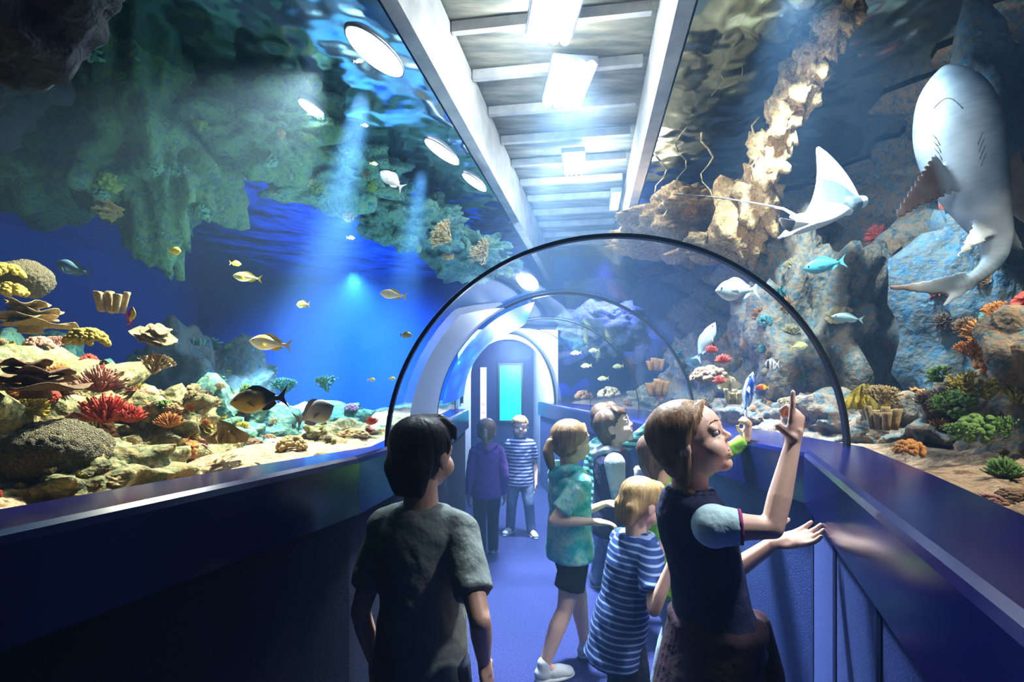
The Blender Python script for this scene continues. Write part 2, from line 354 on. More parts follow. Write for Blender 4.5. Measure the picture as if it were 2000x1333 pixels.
person(.41,1.86,-70,1.085,'toddler with blond hair in blue striped t-shirt holding arms forward',S2,HL,dict(mat=st2,loose=.018,hem=.50),dict(kind='pants',mat=darkt),sd_,head=(2,-18,0),neck=(0,.08),
  arms={'R':dict(w=W(1312,1100,1.66),pole=(0,-.4,-1),d=(1,.1,.1),n=(0,0,-1)),'L':dict(w=W(1300,1050,1.85),pole=(0,-.4,-1),d=(1,.1,.1),n=(0,0,-1))},vox=.0055,ns_=3200,hs=1.06)
person(.72,2.2,-84,1.24,'child in bright green top and pale jeans pointing over ledge',S2,HB,dict(mat=greenc,sleeve='long',loose=.02),dict(kind='pants',mat=jl),sw,head=(0,12,0),neck=(0,-.05),
  arms={'L':dict(w=W(1458,858,2.1),pole=(0,-.3,-1),d=(.15,.1,1),n=(-1,0,0),pose='point'),'R':dict(w=V((.84,2.1,.78)),pole=(0,-.5,-1),d=(1,0,-.4),n=(0,0,-1))})
def jacket(body,k,hp,nk,J,ctr_):
    bm=bmesh.new()
    n_=24; pts_=[ctr_(.69)+V((.130*k*math.cos(2*math.pi*i/n_),.102*k*math.sin(2*math.pi*i/n_),.006*math.sin(i*2))) for i in range(n_+1)]
    tube(bm,pts_,[.024*k]*(n_+1),10)
    for i in range(21):
        a=math.pi*.9+math.pi*1.2*i/20; p=ctr_(.67)+V((.116*k*math.cos(a),.092*k*math.sin(a),0)); q=V((p.x*1.2,p.y*1.3-.03,p.z-.34*k)); tube(bm,[p,p.lerp(q,.5)+V((0,-.01,0)),q],[.038*k,.046*k,.046*k],8)
    f_=ctr_(.68)+V((0,.118*k,0)); tube(bm,[f_,f_+V((-.05,.02,-.14)),f_+V((-.06,.01,-.30))],[.036*k,.030*k,.028*k],8); tube(bm,[f_,f_+V((.05,.02,-.13)),f_+V((.08,.0,-.27))],[.036*k,.030*k,.028*k],8)
    remesh(bm,'tied_jacket',.008,8,[maroon],body)
person(.590,1.45,-86,1.405,'girl with braid in navy top pointing upward, other palm open',S2,HS,dict(mat=navyc,smat=white_c,trim=pinkc,loose=.006,hem=.62,collar=navyc,slen=.46),dict(kind='pants',mat=darkt),sd_,head=(-36,24,0),neck=(.0,-.06),hip=(0,.03),style='braid',smile=1,
  arms={'R':dict(e=W(1508,1032,1.28),w=W(1548,868,1.33),d=(.18,.05,1),n=(-.4,.6,0),pose='point'),'L':dict(w=W(1510,1062,1.43),pole=(0,-.3,-1),d=(1,-.05,.22),n=(0,-.35,1),pose='open')},vox=.0045,extra=jacket,ns_=5000,hs=1.02,shw=.94)

# ------------------------------------------------------------ shark + ray
def fin(bm,base_c,tip,chord,th,nrm,sweep=V((0,0,0))):
    d=(tip-base_c); rr=[]
    nrm=nrm.normalized(); cdir=d.cross(nrm).normalized()
    for i in range(11):
        t=i/10; c_=chord*(1-t*.82); rr.append(ring(base_c+d*t+sweep*t*t,cdir*c_/2,nrm*th*(1-t*.45),16))
    loft(bm,rr)
bm=bmesh.new()
sp=[(1828,128,6,2.1),(1830,146,26,2.09),(1834,176,45,2.07),(1842,215,56,2.04),(1852,262,60,2.0),(1866,318,56,1.98),(1884,370,46,1.96),(1906,420,34,1.95),(1924,462,24,1.95),(1922,505,17,1.95),(1890,540,12,1.96),(1845,562,9,1.98)]
sp=[(u+18,v,r,d) for u,v,r,d in sp]
def cr(a,b,c,d,t): return .5*((2*b)+(-a+c)*t+(2*a-5*b+4*c-d)*t*t+(-a+3*b-3*c+d)*t*t*t)
dense=[]
for i in range(len(sp)-1):
    q=[sp[max(0,i-1)],sp[i],sp[i+1],sp[min(len(sp)-1,i+2)]]
    for j in range(5): dense.append(tuple(cr(q[0][m],q[1][m],q[2][m],q[3][m],j/5) for m in range(4)))
dense.append(sp[-1])
pts=[W(u,v,d) for u,v,_,d in dense]
rows=[]; toc=V((-.75,-.75,-.45)).normalized()
for i,p in enumerate(pts):
    t=(pts[min(i+1,len(pts)-1)]-pts[max(i-1,0)]).normalized()
    a=t.cross(toc).normalized(); b=a.cross(t).normalized(); r=max(3,dense[i][2])/F*2.0
    fl_=.55 if i<12 else .55+.25*min(1,(i-12)/8)
    rows.append(ring(p,a*r*1.12,b*r*fl_,32))
loft(bm,rows)
fin(bm,W(1853,335,1.95),W(1750,408,1.88),.20,.013,toc,V((0,0,-.03)))
fin(bm,W(1933,325,1.99),W(2025,430,2.0),.20,.013,toc,V((0,0,-.03)))
fin(bm,W(1923,445,1.93),W(1870,502,1.9),.10,.010,toc)
fin(bm,W(1950,450,1.95),W(1998,490,1.95),.10,.010,toc)
fin(bm,W(1885,552,1.97),W(1735,576,2.0),.11,.010,toc,V((0,0,.03)))
fin(bm,W(1898,545,1.97),W(1840,600,1.98),.08,.010,toc)
fin(bm,W(1908,300,2.12),W(1978,330,2.35),.14,.014,V((0,0,1)))
sh=remesh(bm,'shark',.0065,14,[attrmat('shark_skin',.6)])
def shc(co):
    bi=min(range(len(pts)),key=lambda i:(pts[i]-co).length)
    k=(co-pts[bi]).dot(toc)
    t=max(0,min(1,.0+k*9+.25*noise.noise(co*9))); nz=.10*noise.noise(co*5)+.05*noise.noise(co*24)
    dr=(co-pts[bi]).length; f_=max(0,min(1,(dr-.13)/.05))
    c1=(.06+.32*t+nz,.09+.33*t+nz,.12+.32*t+nz); c2=(.20+nz,.15+nz,.13+nz)
    return tuple(max(0.01,x+(y-x)*f_) for x,y in zip(c1,c2))
setcol(sh.data,shc); tag(sh,'large pale-bellied shark gliding upward beside the glass','shark')
bvs=BVHTree.FromPolygons([v.co.copy() for v in sh.data.vertices],[tuple(p.vertices) for p in sh.data.polygons])
camp=V((0,0,EYE))
def onshark(u,v):
    r=bvs.ray_cast(camp,(W(u+18,v,2)-camp).normalized()); return r[0]
def marks(name,uvs,r,m):
    P_=[onshark(*q) for q in uvs]; P_=[p for p in P_ if p is not None]
    if len(P_)>1:
        bm=bmesh.new(); tube(bm,P_,[r]*len(P_),6); from_bm(name,bm,[m],sh)
md=M('mouth_dark',(.10,.09,.09),.7)
marks('mouth',[(1806+i*7,212-20*math.sin(math.pi*i/8)) for i in range(9)],.0022,md)
for i in range(4):
    marks('gill_slit',[(1803+i*2,262+i*14),(1812+i*2,272+i*14),(1818+i*2,284+i*14)],.0016,md)
    marks('gill_slit',[(1902+i*2,258+i*14),(1896+i*2,270+i*14),(1892+i*2,282+i*14)],.0016,md)
c0=W(1612,418,2.7); fw=(W(1690,392,2.75)-c0).normalized(); wdir=(W(1648,325,2.85)-W(1565,500,2.5)); wv_=wdir.normalized()
bm=bmesh.new()
NX=31; rows=[]
for i in range(NX):
    s_=-1+2*i/(NX-1); a=abs(s_)
    ct=c0+wv_*(math.sin(s_*1.25)/math.sin(1.25))*.34+V((-.35,-.25,.6)).normalized()*(.22*a**2.0)+fw*(-.10*a**2.2)
    chord=.42*(1-a)**.7*(1-.25*a)+.02; th=.042*(1-a)**1.2+.007; nn=fw.cross(wv_).normalized()
    rows.append(ring(ct+fw*.03*(1-a),fw*chord/2,nn*th,16))
loft(bm,rows)
tube(bm,[c0+fw*.15,c0+fw*.25],[.055,.035],12)
fin(bm,c0-fw*.15+wv_*.03,c0-fw*.28+wv_*.10,.09,.009,fw.cross(wv_)); fin(bm,c0-fw*.15-wv_*.03,c0-fw*.28-wv_*.10,.09,.009,fw.cross(wv_))
tp=[c0-fw*.14]+[W(u,v,2.7) for u,v in ((1530,408),(1480,398),(1430,390),(1370,383),(1315,380))]
tube(bm,tp,[.011,.0075,.006,.0055,.005,.0045],8)
ry_=remesh(bm,'stingray',.0045,4,[attrmat('ray_skin',.5)])
setcol(ry_.data,lambda co:(.12,.14,.15) if ((co-c0).dot(V((.2,.5,.8)))>.035 and (co-c0).length<.22) else ((.10,.10,.12) if co.x<c0.x-.28 else (.66,.63,.60))); tag(ry_,'white-bellied eagle ray with long whip tail gliding overhead','stingray')

# ------------------------------------------------------------ setting: paths
def interp(tab,y):
    if y<=tab[0][0]: return tab[0][1:]
    for a,b in zip(tab[:-1],tab[1:]):
        if y<=b[0]:
            t=(y-a[0])/(b[0]-a[0]); return tuple(p+(q-p)*t for p,q in zip(a[1:],b[1:]))
    return tab[-1][1:]
SEC=[(-1.0,-1.60,.64,2.2),(.3,-1.2,.64,2.12),(.75,-1.0,.82,2.08),(1.3,-.78,1.07,2.06),(1.9,-.5,1.32,2.05),(3.39,-.54,1.28,2.11),(4.75,-.57,1.25,2.12),(6.0,-.65,.98,2.18),(7.2,-.75,.63,2.245),(9.3,-.78,.66,2.28)]
LF=[(-1.0,-1.43),(.767,-.807),(1.6,-.50),(1.9,-.45),(4.9,-.44)]
RF=[(-1.0,.42),(.3,.42),(1.75,1.05),(7.2,.38)]
ZB=1.2
def arch(y,n=40,off=0,a0=180,a1=0):
    xl,xr,zt=interp(SEC,y); cx=(xl+xr)/2; R=(xr-xl)/2+off; rz=zt-ZB+off
    return [V((cx+R*math.cos(math.radians(a0+(a1-a0)*i/n)),y,ZB+rz*math.sin(math.radians(a0+(a1-a0)*i/n)))) for i in range(n+1)]
def strip(name,rows,mats,smooth=True,parent=None):
    vs=[p for r in rows for p in r]; n=len(rows[0]); fs=[]
    for j in range(len(rows)-1):
        for i in range(n-1): fs.append((j*n+i,j*n+i+1,(j+1)*n+i+1,(j+1)*n+i))
    return mk(name,vs,fs,mats,parent,smooth)
def ys(a,b,step=.15,extra=()):
    k=max(1,int(round((b-a)/step))); L=[a+(b-a)*i/k for i in range(k+1)]+[e for e in extra if a<e<b]
    return sorted(set(round(x,5) for x in L))
mg=bpy.data.materials.new('acrylic'); mg.use_nodes=True; n=mg.node_tree; n.nodes.clear()
o=n.nodes.new('ShaderNodeOutputMaterial'); mx=n.nodes.new('ShaderNodeMixShader'); tr=n.nodes.new('ShaderNodeBsdfTransparent'); gl=n.nodes.new('ShaderNodeBsdfGlossy'); lw=n.nodes.new('ShaderNodeLayerWeight')
tr.inputs[0].default_value=(.97,.985,1,1); gl.inputs['Roughness'].default_value=.05; lw.inputs[0].default_value=.5
pw=n.nodes.new('ShaderNodeMath'); pw.operation='POWER'; pw.inputs[1].default_value=3.5; ml=n.nodes.new('ShaderNodeMath'); ml.operation='MULTIPLY_ADD'; ml.inputs[1].default_value=.36; ml.inputs[2].default_value=.02
n.links.new(lw.outputs['Facing'],pw.inputs[0]); n.links.new(pw.outputs[0],ml.inputs[0])
n.links.new(ml.outputs[0],mx.inputs[0]); n.links.new(tr.outputs[0],mx.inputs[1]); n.links.new(gl.outputs[0],mx.inputs[2]); n.links.new(mx.outputs[0],o.inputs[0])

blk=M('black_rubber',(.006,.007,.01),.35)
ledge_m=M('ledge_blue_laminate',(.007,.008,.08),.2,spec=.6)
felt_shade=M('blue_felt_shaded',(.01,.015,.08),.9,cols=[(.002,.003,.015),(.004,.006,.032)],ns=160,bump=.5,bs=220,bd=.004)  # shaded copy of the felt: the unlit wall's darkness is in the colour
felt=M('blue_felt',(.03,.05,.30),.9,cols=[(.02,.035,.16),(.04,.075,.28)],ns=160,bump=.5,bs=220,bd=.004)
carpet=M('blue_carpet',(.03,.05,.3),.95,cols=[(.008,.010,.06),(.038,.05,.19)],ns=90,bump=.9,bs=160,bd=.008)
white=M('white_paint',(.80,.82,.88),.5)

cuts=[1.9,3.39,4.75,6.0,7.18]
for a,b in zip(cuts[:-1],cuts[1:]):
    g=strip('acrylic_panel',[arch(y) for y in ys(a,b)],[mg])
    tag(g,'clear curved acrylic tunnel panel arching over the walkway','acrylic panel','tunnel panels')
for y,r in ((1.9,.0075),(3.39,.0085),(4.75,.004),(6.0,.004),(7.15,.016)):
    bm=bmesh.new(); pts_=arch(y,60,-.012)
    rows=[]
    for i,p in enumerate(pts_):
        q=pts_[min(i+1,60)]-pts_[max(i-1,0)]; q.normalize(); nn=V((q.z,0,-q.x))
        rows.append([p+V((0,-r*1.6,0))+nn*r,p+V((0,r*1.6,0))+nn*r,p+V((0,r*1.6,0))-nn*r,p+V((0,-r*1.6,0))-nn*r])
    loft(bm,rows); bmesh.ops.recalc_face_normals(bm,faces=bm.faces)
    g=from_bm('panel_seal',bm,[blk],None,False); tag(g,'thin black seal arching over the joint of two acrylic panels','seal','tunnel seals')

def side(tab,sgn,y0,y1,nm_w,nm_l,fm):
    rowsL=[];rowsW=[]
    for y in ys(y0,y1,.1,[t[0] for t in tab]):
        f=interp(tab,y)[0]; xl,xr,_=interp(SEC,y); b=(xr+.05) if sgn>0 else (xl-.05)
        if (b-f)*sgn<.1: b=f+.1*sgn
        rowsL.append([V((f,y,1.03)),V((f,y,1.198)),V((f+sgn*.006,y,1.212)),V((f+sgn*.02,y,1.22)),V((b,y,1.215)),V((b,y,1.03)),V((f,y,1.03))])
        w=f+sgn*.035
        rowsW.append([V((w,y,0)),V((w,y,1.03)),V((w+sgn*.08,y,1.03)),V((w+sgn*.08,y,0)),V((w,y,0))])
    L=strip(nm_l,rowsL,[ledge_m],False); W_=strip(nm_w,rowsW,[fm],False)
    for o_ in (L,W_):
        bm=bmesh.new(); bm.from_mesh(o_.data); bmesh.ops.remove_doubles(bm,verts=bm.verts,dist=1e-5)
        bmesh.ops.holes_fill(bm,edges=[e for e in bm.edges if e.is_boundary]); bmesh.ops.recalc_face_normals(bm,faces=bm.faces); bm.to_mesh(o_.data); bm.free()
    tag(L,'glossy dark blue ledge capping the tunnel side wall','ledge',None,'structure')
    tag(W_,'low blue felt-covered wall below the ledge','wall',None,'structure')
side(LF,-1,-1,4.95,'wall_left','trim_1',felt_shade)
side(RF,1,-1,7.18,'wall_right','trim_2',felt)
felt2=M('blue_felt_strip',(.015,.025,.12),.9)
for i,y in enumerate((1.0,1.4,1.75)):
    f=interp(RF,y)[0]+.031; t_=box('trim_%d'%(3+i),f-.002,f+.008,y-.006,y+.006,0,1.03,[felt2]); tag(t_,'narrow vertical joint strip on the felt wall','trim',None,'structure')
fl=mk('floor',[(-3,-1.5,0),(3,-1.5,0),(3,9.4,0),(-3,9.4,0)],[(0,1,2,3)],[carpet]); tag(fl,'dark blue carpet floor of the walkway','floor',None,'structure')

def arched_wall(name,y,xc,r,ztop,x0,x1,z1,mats,th=.1):
    n=24; zc=ztop-r
    inner=[V((xc-r,y,0))]+[V((xc+r*math.cos(math.pi*(1-i/n)),y,zc+r*math.sin(math.pi*(1-i/n)))) for i in range(n+1)]+[V((xc+r,y,0))]
    outer=[V((x0,y,0))]+[V((x0+(x1-x0)*i/n,y,z1)) for i in range(n+1)]+[V((x1,y,0))]
    rows=[]
    for a,b in zip(inner,outer):
        d=V((0,th,0)); rows.append([a,b,b+d,a+d,a])
    return strip(name,rows,mats,False)
w=arched_wall('wall_end',7.2,-.06,.56,2.16,-.80,.68,2.29,[white],.12)
tag(w,'white bulkhead with arched doorway at the tunnel end','wall',None,'structure')
navy=M('navy_paint',(.008,.012,.10),.5)
c=mk('wall_corridor_left',[(-.8,7.3,0),(-.8,9.1,0),(-.8,9.1,2.3),(-.8,7.3,2.3)],[(0,1,2,3)],[navy]); tag(c,'dark navy corridor wall','wall',None,'structure')
c=mk('wall_corridor_right',[(.50,7.3,0),(.40,9.1,0),(.40,9.1,2.3),(.50,7.3,2.3)],[(0,1,2,3)],[white]); tag(c,'bright white corridor wall','wall',None,'structure')
c=mk('wall_corridor_back',[(-.8,9.1,0),(.6,9.1,0),(.6,9.1,2.3),(-.8,9.1,2.3)],[(0,1,2,3)],[navy]); tag(c,'dark navy wall closing the corridor','wall',None,'structure')
c=mk('ceiling_corridor',[(-.8,7.3,2.3),(.6,7.3,2.3),(.6,9.1,2.3),(-.8,9.1,2.3)],[(0,1,2,3)],[navy]); tag(c,'dark corridor ceiling','ceiling',None,'structure')
def wx(u): return (u-1000)/F*9.0
def wz(v): return EYE-(v-755)/F*9.0
win=box('display_window',wx(976),wx(1018),9.0,9.03,wz(822),wz(714),[M('cyan_water',(.0,.3,.4),.3,emis=(.0,.42,.55),es=1.5)])
tag(win,'small cyan lit aquarium window set in the navy wall','window')
for (x0,x1,z0,z1) in ((wx(972),wx(976),wz(826),wz(710)),(wx(1018),wx(1022),wz(826),wz(710)),(wx(976),wx(1018),wz(714),wz(710)),(wx(976),wx(1018),wz(826),wz(822))):
    box('frame_strip',x0,x1,8.97,9.03,z0,z1,[blk],win)
sg=box('info_panel',wx(938),wx(950),9.0,9.03,wz(820),wz(718),[emit('sign_white',(.8,.72,.85),.9)]); tag(sg,'tall narrow lit information sign with pink markings','sign')
for i in range(6):
    z=wz(724+i*16); box('sign_marking',wx(940),wx(948),8.993,9.0,z-.05,z,[emit('sign_pink',(.75,.1,.3),.7)],sg)

# ------------------------------------------------------------ tank shell
tankblue=M('tank_blue_wall',(.010,.07,.42),.85,cols=[(.007,.055,.33),(.013,.095,.46)],ns=.5)
tb=mk('wall_tank_left',[(-6,-1.2,.2),(-6,9.3,.2),(-6,9.3,4.5),(-6,-1.2,4.5)],[(0,1,2,3)],[tankblue]); tag(tb,'deep blue tank wall','wall',None,'structure')
tb=mk('wall_tank_far',[(-6,9.3,.2),(-.82,9.3,.2),(-.82,9.3,2.35),(.7,9.3,2.35),(.7,9.3,.2),(4.3,9.3,.2),(4.3,9.3,4.5),(-6,9.3,4.5)],[(0,1,2,3,4,5,6,7)],[tankblue]); tag(tb,'deep blue far tank wall','wall',None,'structure')
def rockmat(name,cols,ns=7,bump=.8,bs=22):
    return M(name,cols[0],.85,cols=cols,ns=ns,bump=bump,bs=bs,bd=.03)
r_warm=rockmat('reef_rock_warm',[(.07,.05,.02),(.30,.22,.09),(.10,.13,.06),(.42,.34,.16),(.22,.11,.07)],16)
r_teal=rockmat('reef_rock_teal',[(.01,.05,.07),(.04,.16,.18),(.12,.24,.15),(.02,.10,.14),(.24,.30,.17)],14)
r_mix=rockmat('reef_rock_mixed',[(.015,.05,.07),(.09,.11,.10),(.26,.16,.08),(.04,.12,.15),(.34,.22,.10)],15)
r_blue=rockmat('reef_rock_blue',[(.01,.03,.05),(.04,.11,.16),(.10,.10,.08),(.02,.07,.12),(.14,.20,.20)],13)
r_orange=rockmat('reef_rock_orange',[(.08,.05,.02),(.40,.22,.06),(.18,.12,.07),(.48,.30,.10),(.08,.09,.08)],20)
r_green=rockmat('reef_rock_green',[(.003,.025,.035),(.015,.085,.09),(.06,.14,.05),(.01,.06,.09),(.12,.20,.07)],14)
r_dark=rockmat('silhouette_rock',[(.002,.004,.008),(.004,.008,.014)],5)  # near-black colour puts the overhangs' silhouette shade into the rock
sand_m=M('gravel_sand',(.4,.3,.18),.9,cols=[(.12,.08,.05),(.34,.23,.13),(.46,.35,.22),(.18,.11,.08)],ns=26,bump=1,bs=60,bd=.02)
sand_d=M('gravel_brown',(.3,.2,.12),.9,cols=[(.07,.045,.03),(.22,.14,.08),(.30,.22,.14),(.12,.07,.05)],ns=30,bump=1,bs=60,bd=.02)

rows=[]
for y in ys(-1,9.0,.08):
    r=[]
    for i in range(37):
        z=.5+i*.08; p=V((3.3-.35*(z-1),y,z)); nz=noise.fractal(p*1.1+V((3,1,2)),.8,2.1,5); n2=noise.fractal(p*4,.7,2.2,3)
        r.append(V((2.9-.55*nz-.22*n2-.12*(z-2),y+.2*n2,z)))
    rows.append(r)
rw=strip('rock_cliff',rows,[r_mix]); tag(rw,'tall rugged brown and blue reef cliff inside the tank','rock')
rows=[]
for i in range(46):
    x=.9+ i*.055; r=[]
    for j in range(13):
        z=1.95+j*.11; p=V((x,8.3,z)); nz=noise.fractal(p*1.2,.8,2.1,5)
        r.append(V((x,8.4-.6*nz-.25*(x-1),z+(.12*math.sin(x*5) if j==0 else 0))))
    rows.append(r)
rw2=strip('rock_cliff',rows,[r_blue]); tag(rw2,'rugged blue reef overhang at the end of the tank','rock')

def bed(sgn,name,mt):
    rows=[]
    for y in ys(-1,8.9,.08):
        xl,xr,_=interp(SEC,y); b=(xr+.06) if sgn>0 else (xl-.06); r=[]
        for i in range(45):
            t=(i/44)**1.4*(4.2 if sgn<0 else 1.9)
            x=b+sgn*t
            z=1.17-.28*max(0,min(1,(t-.7)/1.5)) if sgn<0 else 1.17+.12*min(1,t/1.2)
            a=min(1,t/.15)
            z+=a*(.07*noise.fractal(V((x*2.2,y*2.2,1)),.8,2.1,4)+.025*noise.noise(V((x*14,y*14,2))))
            r.append(V((x,y,z)))
        rows.append(r)
    o_=strip(name,rows,[mt]); tag(o_,'uneven bed of sand and coral gravel behind the acrylic','gravel bed',None,'stuff'); return o_
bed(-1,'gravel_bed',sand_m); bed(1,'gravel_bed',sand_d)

def gl_left(y): return -.67+.2*(y-2.45)
def gl_right(y): return .93+.152*(y-2.45)
wm,n,p=nt('water_surface'); p.inputs['Base Color'].default_value=(.45,.62,.75,1); p.inputs['Roughness'].default_value=.12; p.inputs['Metallic'].default_value=1
tn=n.nodes.new('ShaderNodeTexNoise'); tn.inputs['Scale'].default_value=2.4; tn.inputs['Detail'].default_value=2
tc=n.nodes.new('ShaderNodeTexCoord'); n.links.new(tc.outputs['Object'],tn.inputs['Vector'])
bp=n.nodes.new('ShaderNodeBump'); bp.inputs['Strength'].default_value=.55; bp.inputs['Distance'].default_value=.12
n.links.new(tn.outputs['Fac'],bp.inputs['Height']); n.links.new(bp.outputs[0],p.inputs['Normal'])
Z3=3.4
o_=strip('water_surface',[[V((-6,y,Z3)),V((gl_left(y)-.01,y,Z3))] for y in ys(-1,9.3,.5)],[wm],False); tag(o_,'dark rippled underside of the water surface mirroring the reef','water surface')
o_=strip('water_surface',[[V((gl_right(y)+.01,y,Z3)),V((4.4,y,Z3))] for y in ys(-1,9.3,.5)],[wm],False); tag(o_,'dark rippled underside of the water surface mirroring the reef','water surface')
plank_m=M('plank_ceiling',(.35,.30,.22),.7,cols=[(.07,.08,.07),(.16,.15,.11),(.26,.23,.17)],ns=3,stretch=(1,6,1))
beam_m=M('beam_paint',(.55,.55,.55),.6,cols=[(.22,.22,.22),(.42,.40,.36)],ns=4)
rows=[[V((gl_left(y)-.2,y,3.92)),V((gl_right(y)+.2,y,3.92))] for y in ys(-1,9.3,.5)]
o_=strip('ceiling',rows,[plank_m],False); tag(o_,'weathered plank ceiling above the water','ceiling',None,'structure')
for fn,s_ in ((gl_left,-1),(gl_right,1)):
    rows=[]
    for y in ys(-1,9.3,.4):
        x=fn(y); rows.append([V((x,y,3.405)),V((x+s_*-.09,y,3.405)),V((x+s_*-.09,y,3.9)),V((x,y,3.9)),V((x,y,3.405))])
    o_=strip('ceiling_girder',rows,[beam_m],False); tag(o_,'long pale painted girder beside the overhead opening','beam')
y=1.6
while y<8.5:
    bm=bmesh.new()
    x0,x1=gl_left(y)+.13,gl_right(y)-.13
    bmesh.ops.create_cube(bm,size=1,matrix=Matrix.Translation(((x0+x1)/2,y+.1,3.87))@Matrix.Rotation(-.14,4,'Z')@Matrix.Diagonal(((x1-x0)*1.0,.045,.07,1)))
    o_=from_bm('ceiling_joist',bm,[beam_m],None,False); tag(o_,'pale timber joist crossing the plank ceiling','beam','ceiling joists')
    y+=.5
lampw=emit('lamp_glow',(1,.98,.95),40)
hous=M('lamp_housing',(.25,.27,.3),.35,.8)
def fixture(x,y,z,l,wd,rot=0):
    e=bpy.data.objects.new('ceiling_light',None); coll.objects.link(e); e.location=(x,y,z); e.rotation_euler=(0,0,rot)
    box('lamp_body',-wd/2-.015,wd/2+.015,-l/2-.015,l/2+.015,.0,.06,[hous],e,.008)
    for i in range(4):
        bm=bmesh.new(); xx=-wd/2+wd*(i+.5)/4; tube(bm,[V((xx,-l/2,-.01)),V((xx,l/2,-.01))],[wd/8.5]*2,10); from_bm('lamp_tube',bm,[lampw],e)
    tag(e,'bright white tube light under the plank ceiling','lamp','ceiling lights')
fixture(.26,2.9,3.70,.46,.28,.1); fixture(.42,3.62,3.70,.46,.30,.1); fixture(1.25,5.9,3.70,.5,.10,-.15); fixture(.95,2.7,3.70,.6,.05,-.15); fixture(.62,4.9,3.70,.4,.20,-.15)
def flood(x,y,z,a_,b_,rot):
    bm=bmesh.new(); n=32
    prof=[(0,.03),(.5,.03),(.8,.02),(1.0,0),(1.06,0),(1.06,.02),(.85,.05),(.5,.07),(0,.07)]
    loft(bm,[[V((max(q[0],.001)*b_*math.cos(2*math.pi*i/n),max(q[0],.001)*a_*math.sin(2*math.pi*i/n),q[1])) for i in range(n)] for q in prof])
    o_=from_bm('flood_lamp',bm,[hous]); o_.location=(x,y,z); o_.rotation_euler=(0,0,rot)
    bm=bmesh.new(); vs=[bm.verts.new((.99*b_*math.cos(2*math.pi*i/n),.99*a_*math.sin(2*math.pi*i/n),-.003)) for i in range(n)]; bm.faces.new(vs)
    from_bm('lamp_lens',bm,[lampw],o_,False)
    tag(o_,'oval glaring white flood lamp at the water surface','lamp','flood lamps')
flood(-.735,2.63,3.25,.21,.085,-.41); flood(-1.295,3.17,3.25,.125,.045,-.28); flood(-.535,3.745,3.25,.22,.055,-.43); flood(-.33,4.30,3.25,.20,.045,-.42)

rows=[arch(y,16,-.02,176,118+max(0,(3.3-y))*18) for y in ys(2.3,3.36,.1)]
o_=strip('bulkhead_panel',rows,[white]); tag(o_,'white curved bulkhead panel beside the tunnel','panel')
cy=bpy.data.materials.new('cyan_glass_reflection'); cy.use_nodes=True; n=cy.node_tree; p=n.nodes['Principled BSDF']  # emissive panel added in place of blue light reflected in the tunnel glass
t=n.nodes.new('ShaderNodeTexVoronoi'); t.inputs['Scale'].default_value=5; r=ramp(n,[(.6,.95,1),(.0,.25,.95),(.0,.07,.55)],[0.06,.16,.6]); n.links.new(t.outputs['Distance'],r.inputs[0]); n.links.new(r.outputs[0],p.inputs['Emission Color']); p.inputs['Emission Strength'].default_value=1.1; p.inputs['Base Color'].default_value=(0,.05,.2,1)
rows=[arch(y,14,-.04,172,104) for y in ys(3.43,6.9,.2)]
o_=strip('glass_reflection',rows,[cy]); tag(o_,'curved glowing blue panel standing in for light reflected in the glass','reflection')

# ------------------------------------------------------------ rocks
rocks=[]
def rock(c,rad,seed,mat,label,amp=.45,sub=5,rot=0,fr=1.6,plate=0):
    bm=bmesh.new(); bmesh.ops.create_icosphere(bm,subdivisions=sub,radius=1)
    off=V((seed*3.1,seed*1.7,seed*.9))
    for v in bm.verts:
        d=v.co.copy()
        a=noise.fractal(d*fr+off,.9,2.0,3); b=noise.fractal(d*fr*4+off*2,1.0,2.1,3)
        v.co=d*(1+amp*a+amp*.30*b)
        if plate: v.co*= 1+.05*math.sin(d.z*plate+3*noise.noise(d*2+off))
    Mx=Matrix.Rotation(rot,4,'Z')@Matrix.Diagonal((*rad,1)); bm.transform(Mx)
    o_=from_bm('reef_rock',bm,[mat]); o_.location=c; tag(o_,label,'rock'); rocks.append(o_); return o_
A=rock((-2.05,1.75,1.18),(.55,.6,.42),1,r_warm,'large coral-encrusted brown reef rock with layered shelves',plate=14)
B=rock((-1.55,1.95,1.2),(.35,.35,.25),2,r_warm,'knobbly tan reef rock with shelf corals',plate=10)
B2=rock((-1.25,1.35,1.14),(.25,.25,.16),3,r_warm,'low brown rock on the gravel')
C=rock((-1.75,2.7,1.12),(.5,.45,.30),4,r_teal,'greenish reef rock rising from the gravel')
D=rock((-2.6,4.0,1.2),(.5,.45,.62),5,r_blue,'tall blue-green coral pillar in the open water')
E=rock((-1.6,3.7,1.0),(.6,.4,.32),6,r_teal,'reef mound covered with small corals')
G=rock((-.98,2.9,1.1),(.25,.4,.14),7,r_warm,'low pale rock beside the tunnel base')
C2=rock((-2.7,2.7,1.3),(.4,.4,.40),8,r_teal,'shaded blue-green reef boulder')
H1=rock((-2.35,3.2,3.05),(.42,.4,.75),11,r_green,'green hanging rock standing in for the reef mirrored in the water surface',.6)  # hanging rocks added in place of the reef's mirror image overhead
H2=rock((-3.2,3.4,3.25),(.7,.5,.50),12,r_green,'green rock shelf standing in for the reef mirrored at the surface',.6)
H3=rock((-1.75,3.4,3.25),(.5,.35,.25),13,r_green,'coral-covered rock ridge under the surface',.6)
H4=rock((-1.45,4.2,3.25),(.5,.35,.24),14,r_teal,'teal rock ridge under the surface',.6)
H5=rock((-1.0,4.9,3.1),(.45,.4,.24),15,r_teal,'teal coral ridge under the surface',.6)
H6=rock((-.5,5.7,2.95),(.45,.5,.24),16,r_teal,'pale coral ridge above the tunnel',.6)
rock((-2.7,2.25,3.0),(.4,.35,.4),17,r_dark,'dark shadowed rock overhang',.5)
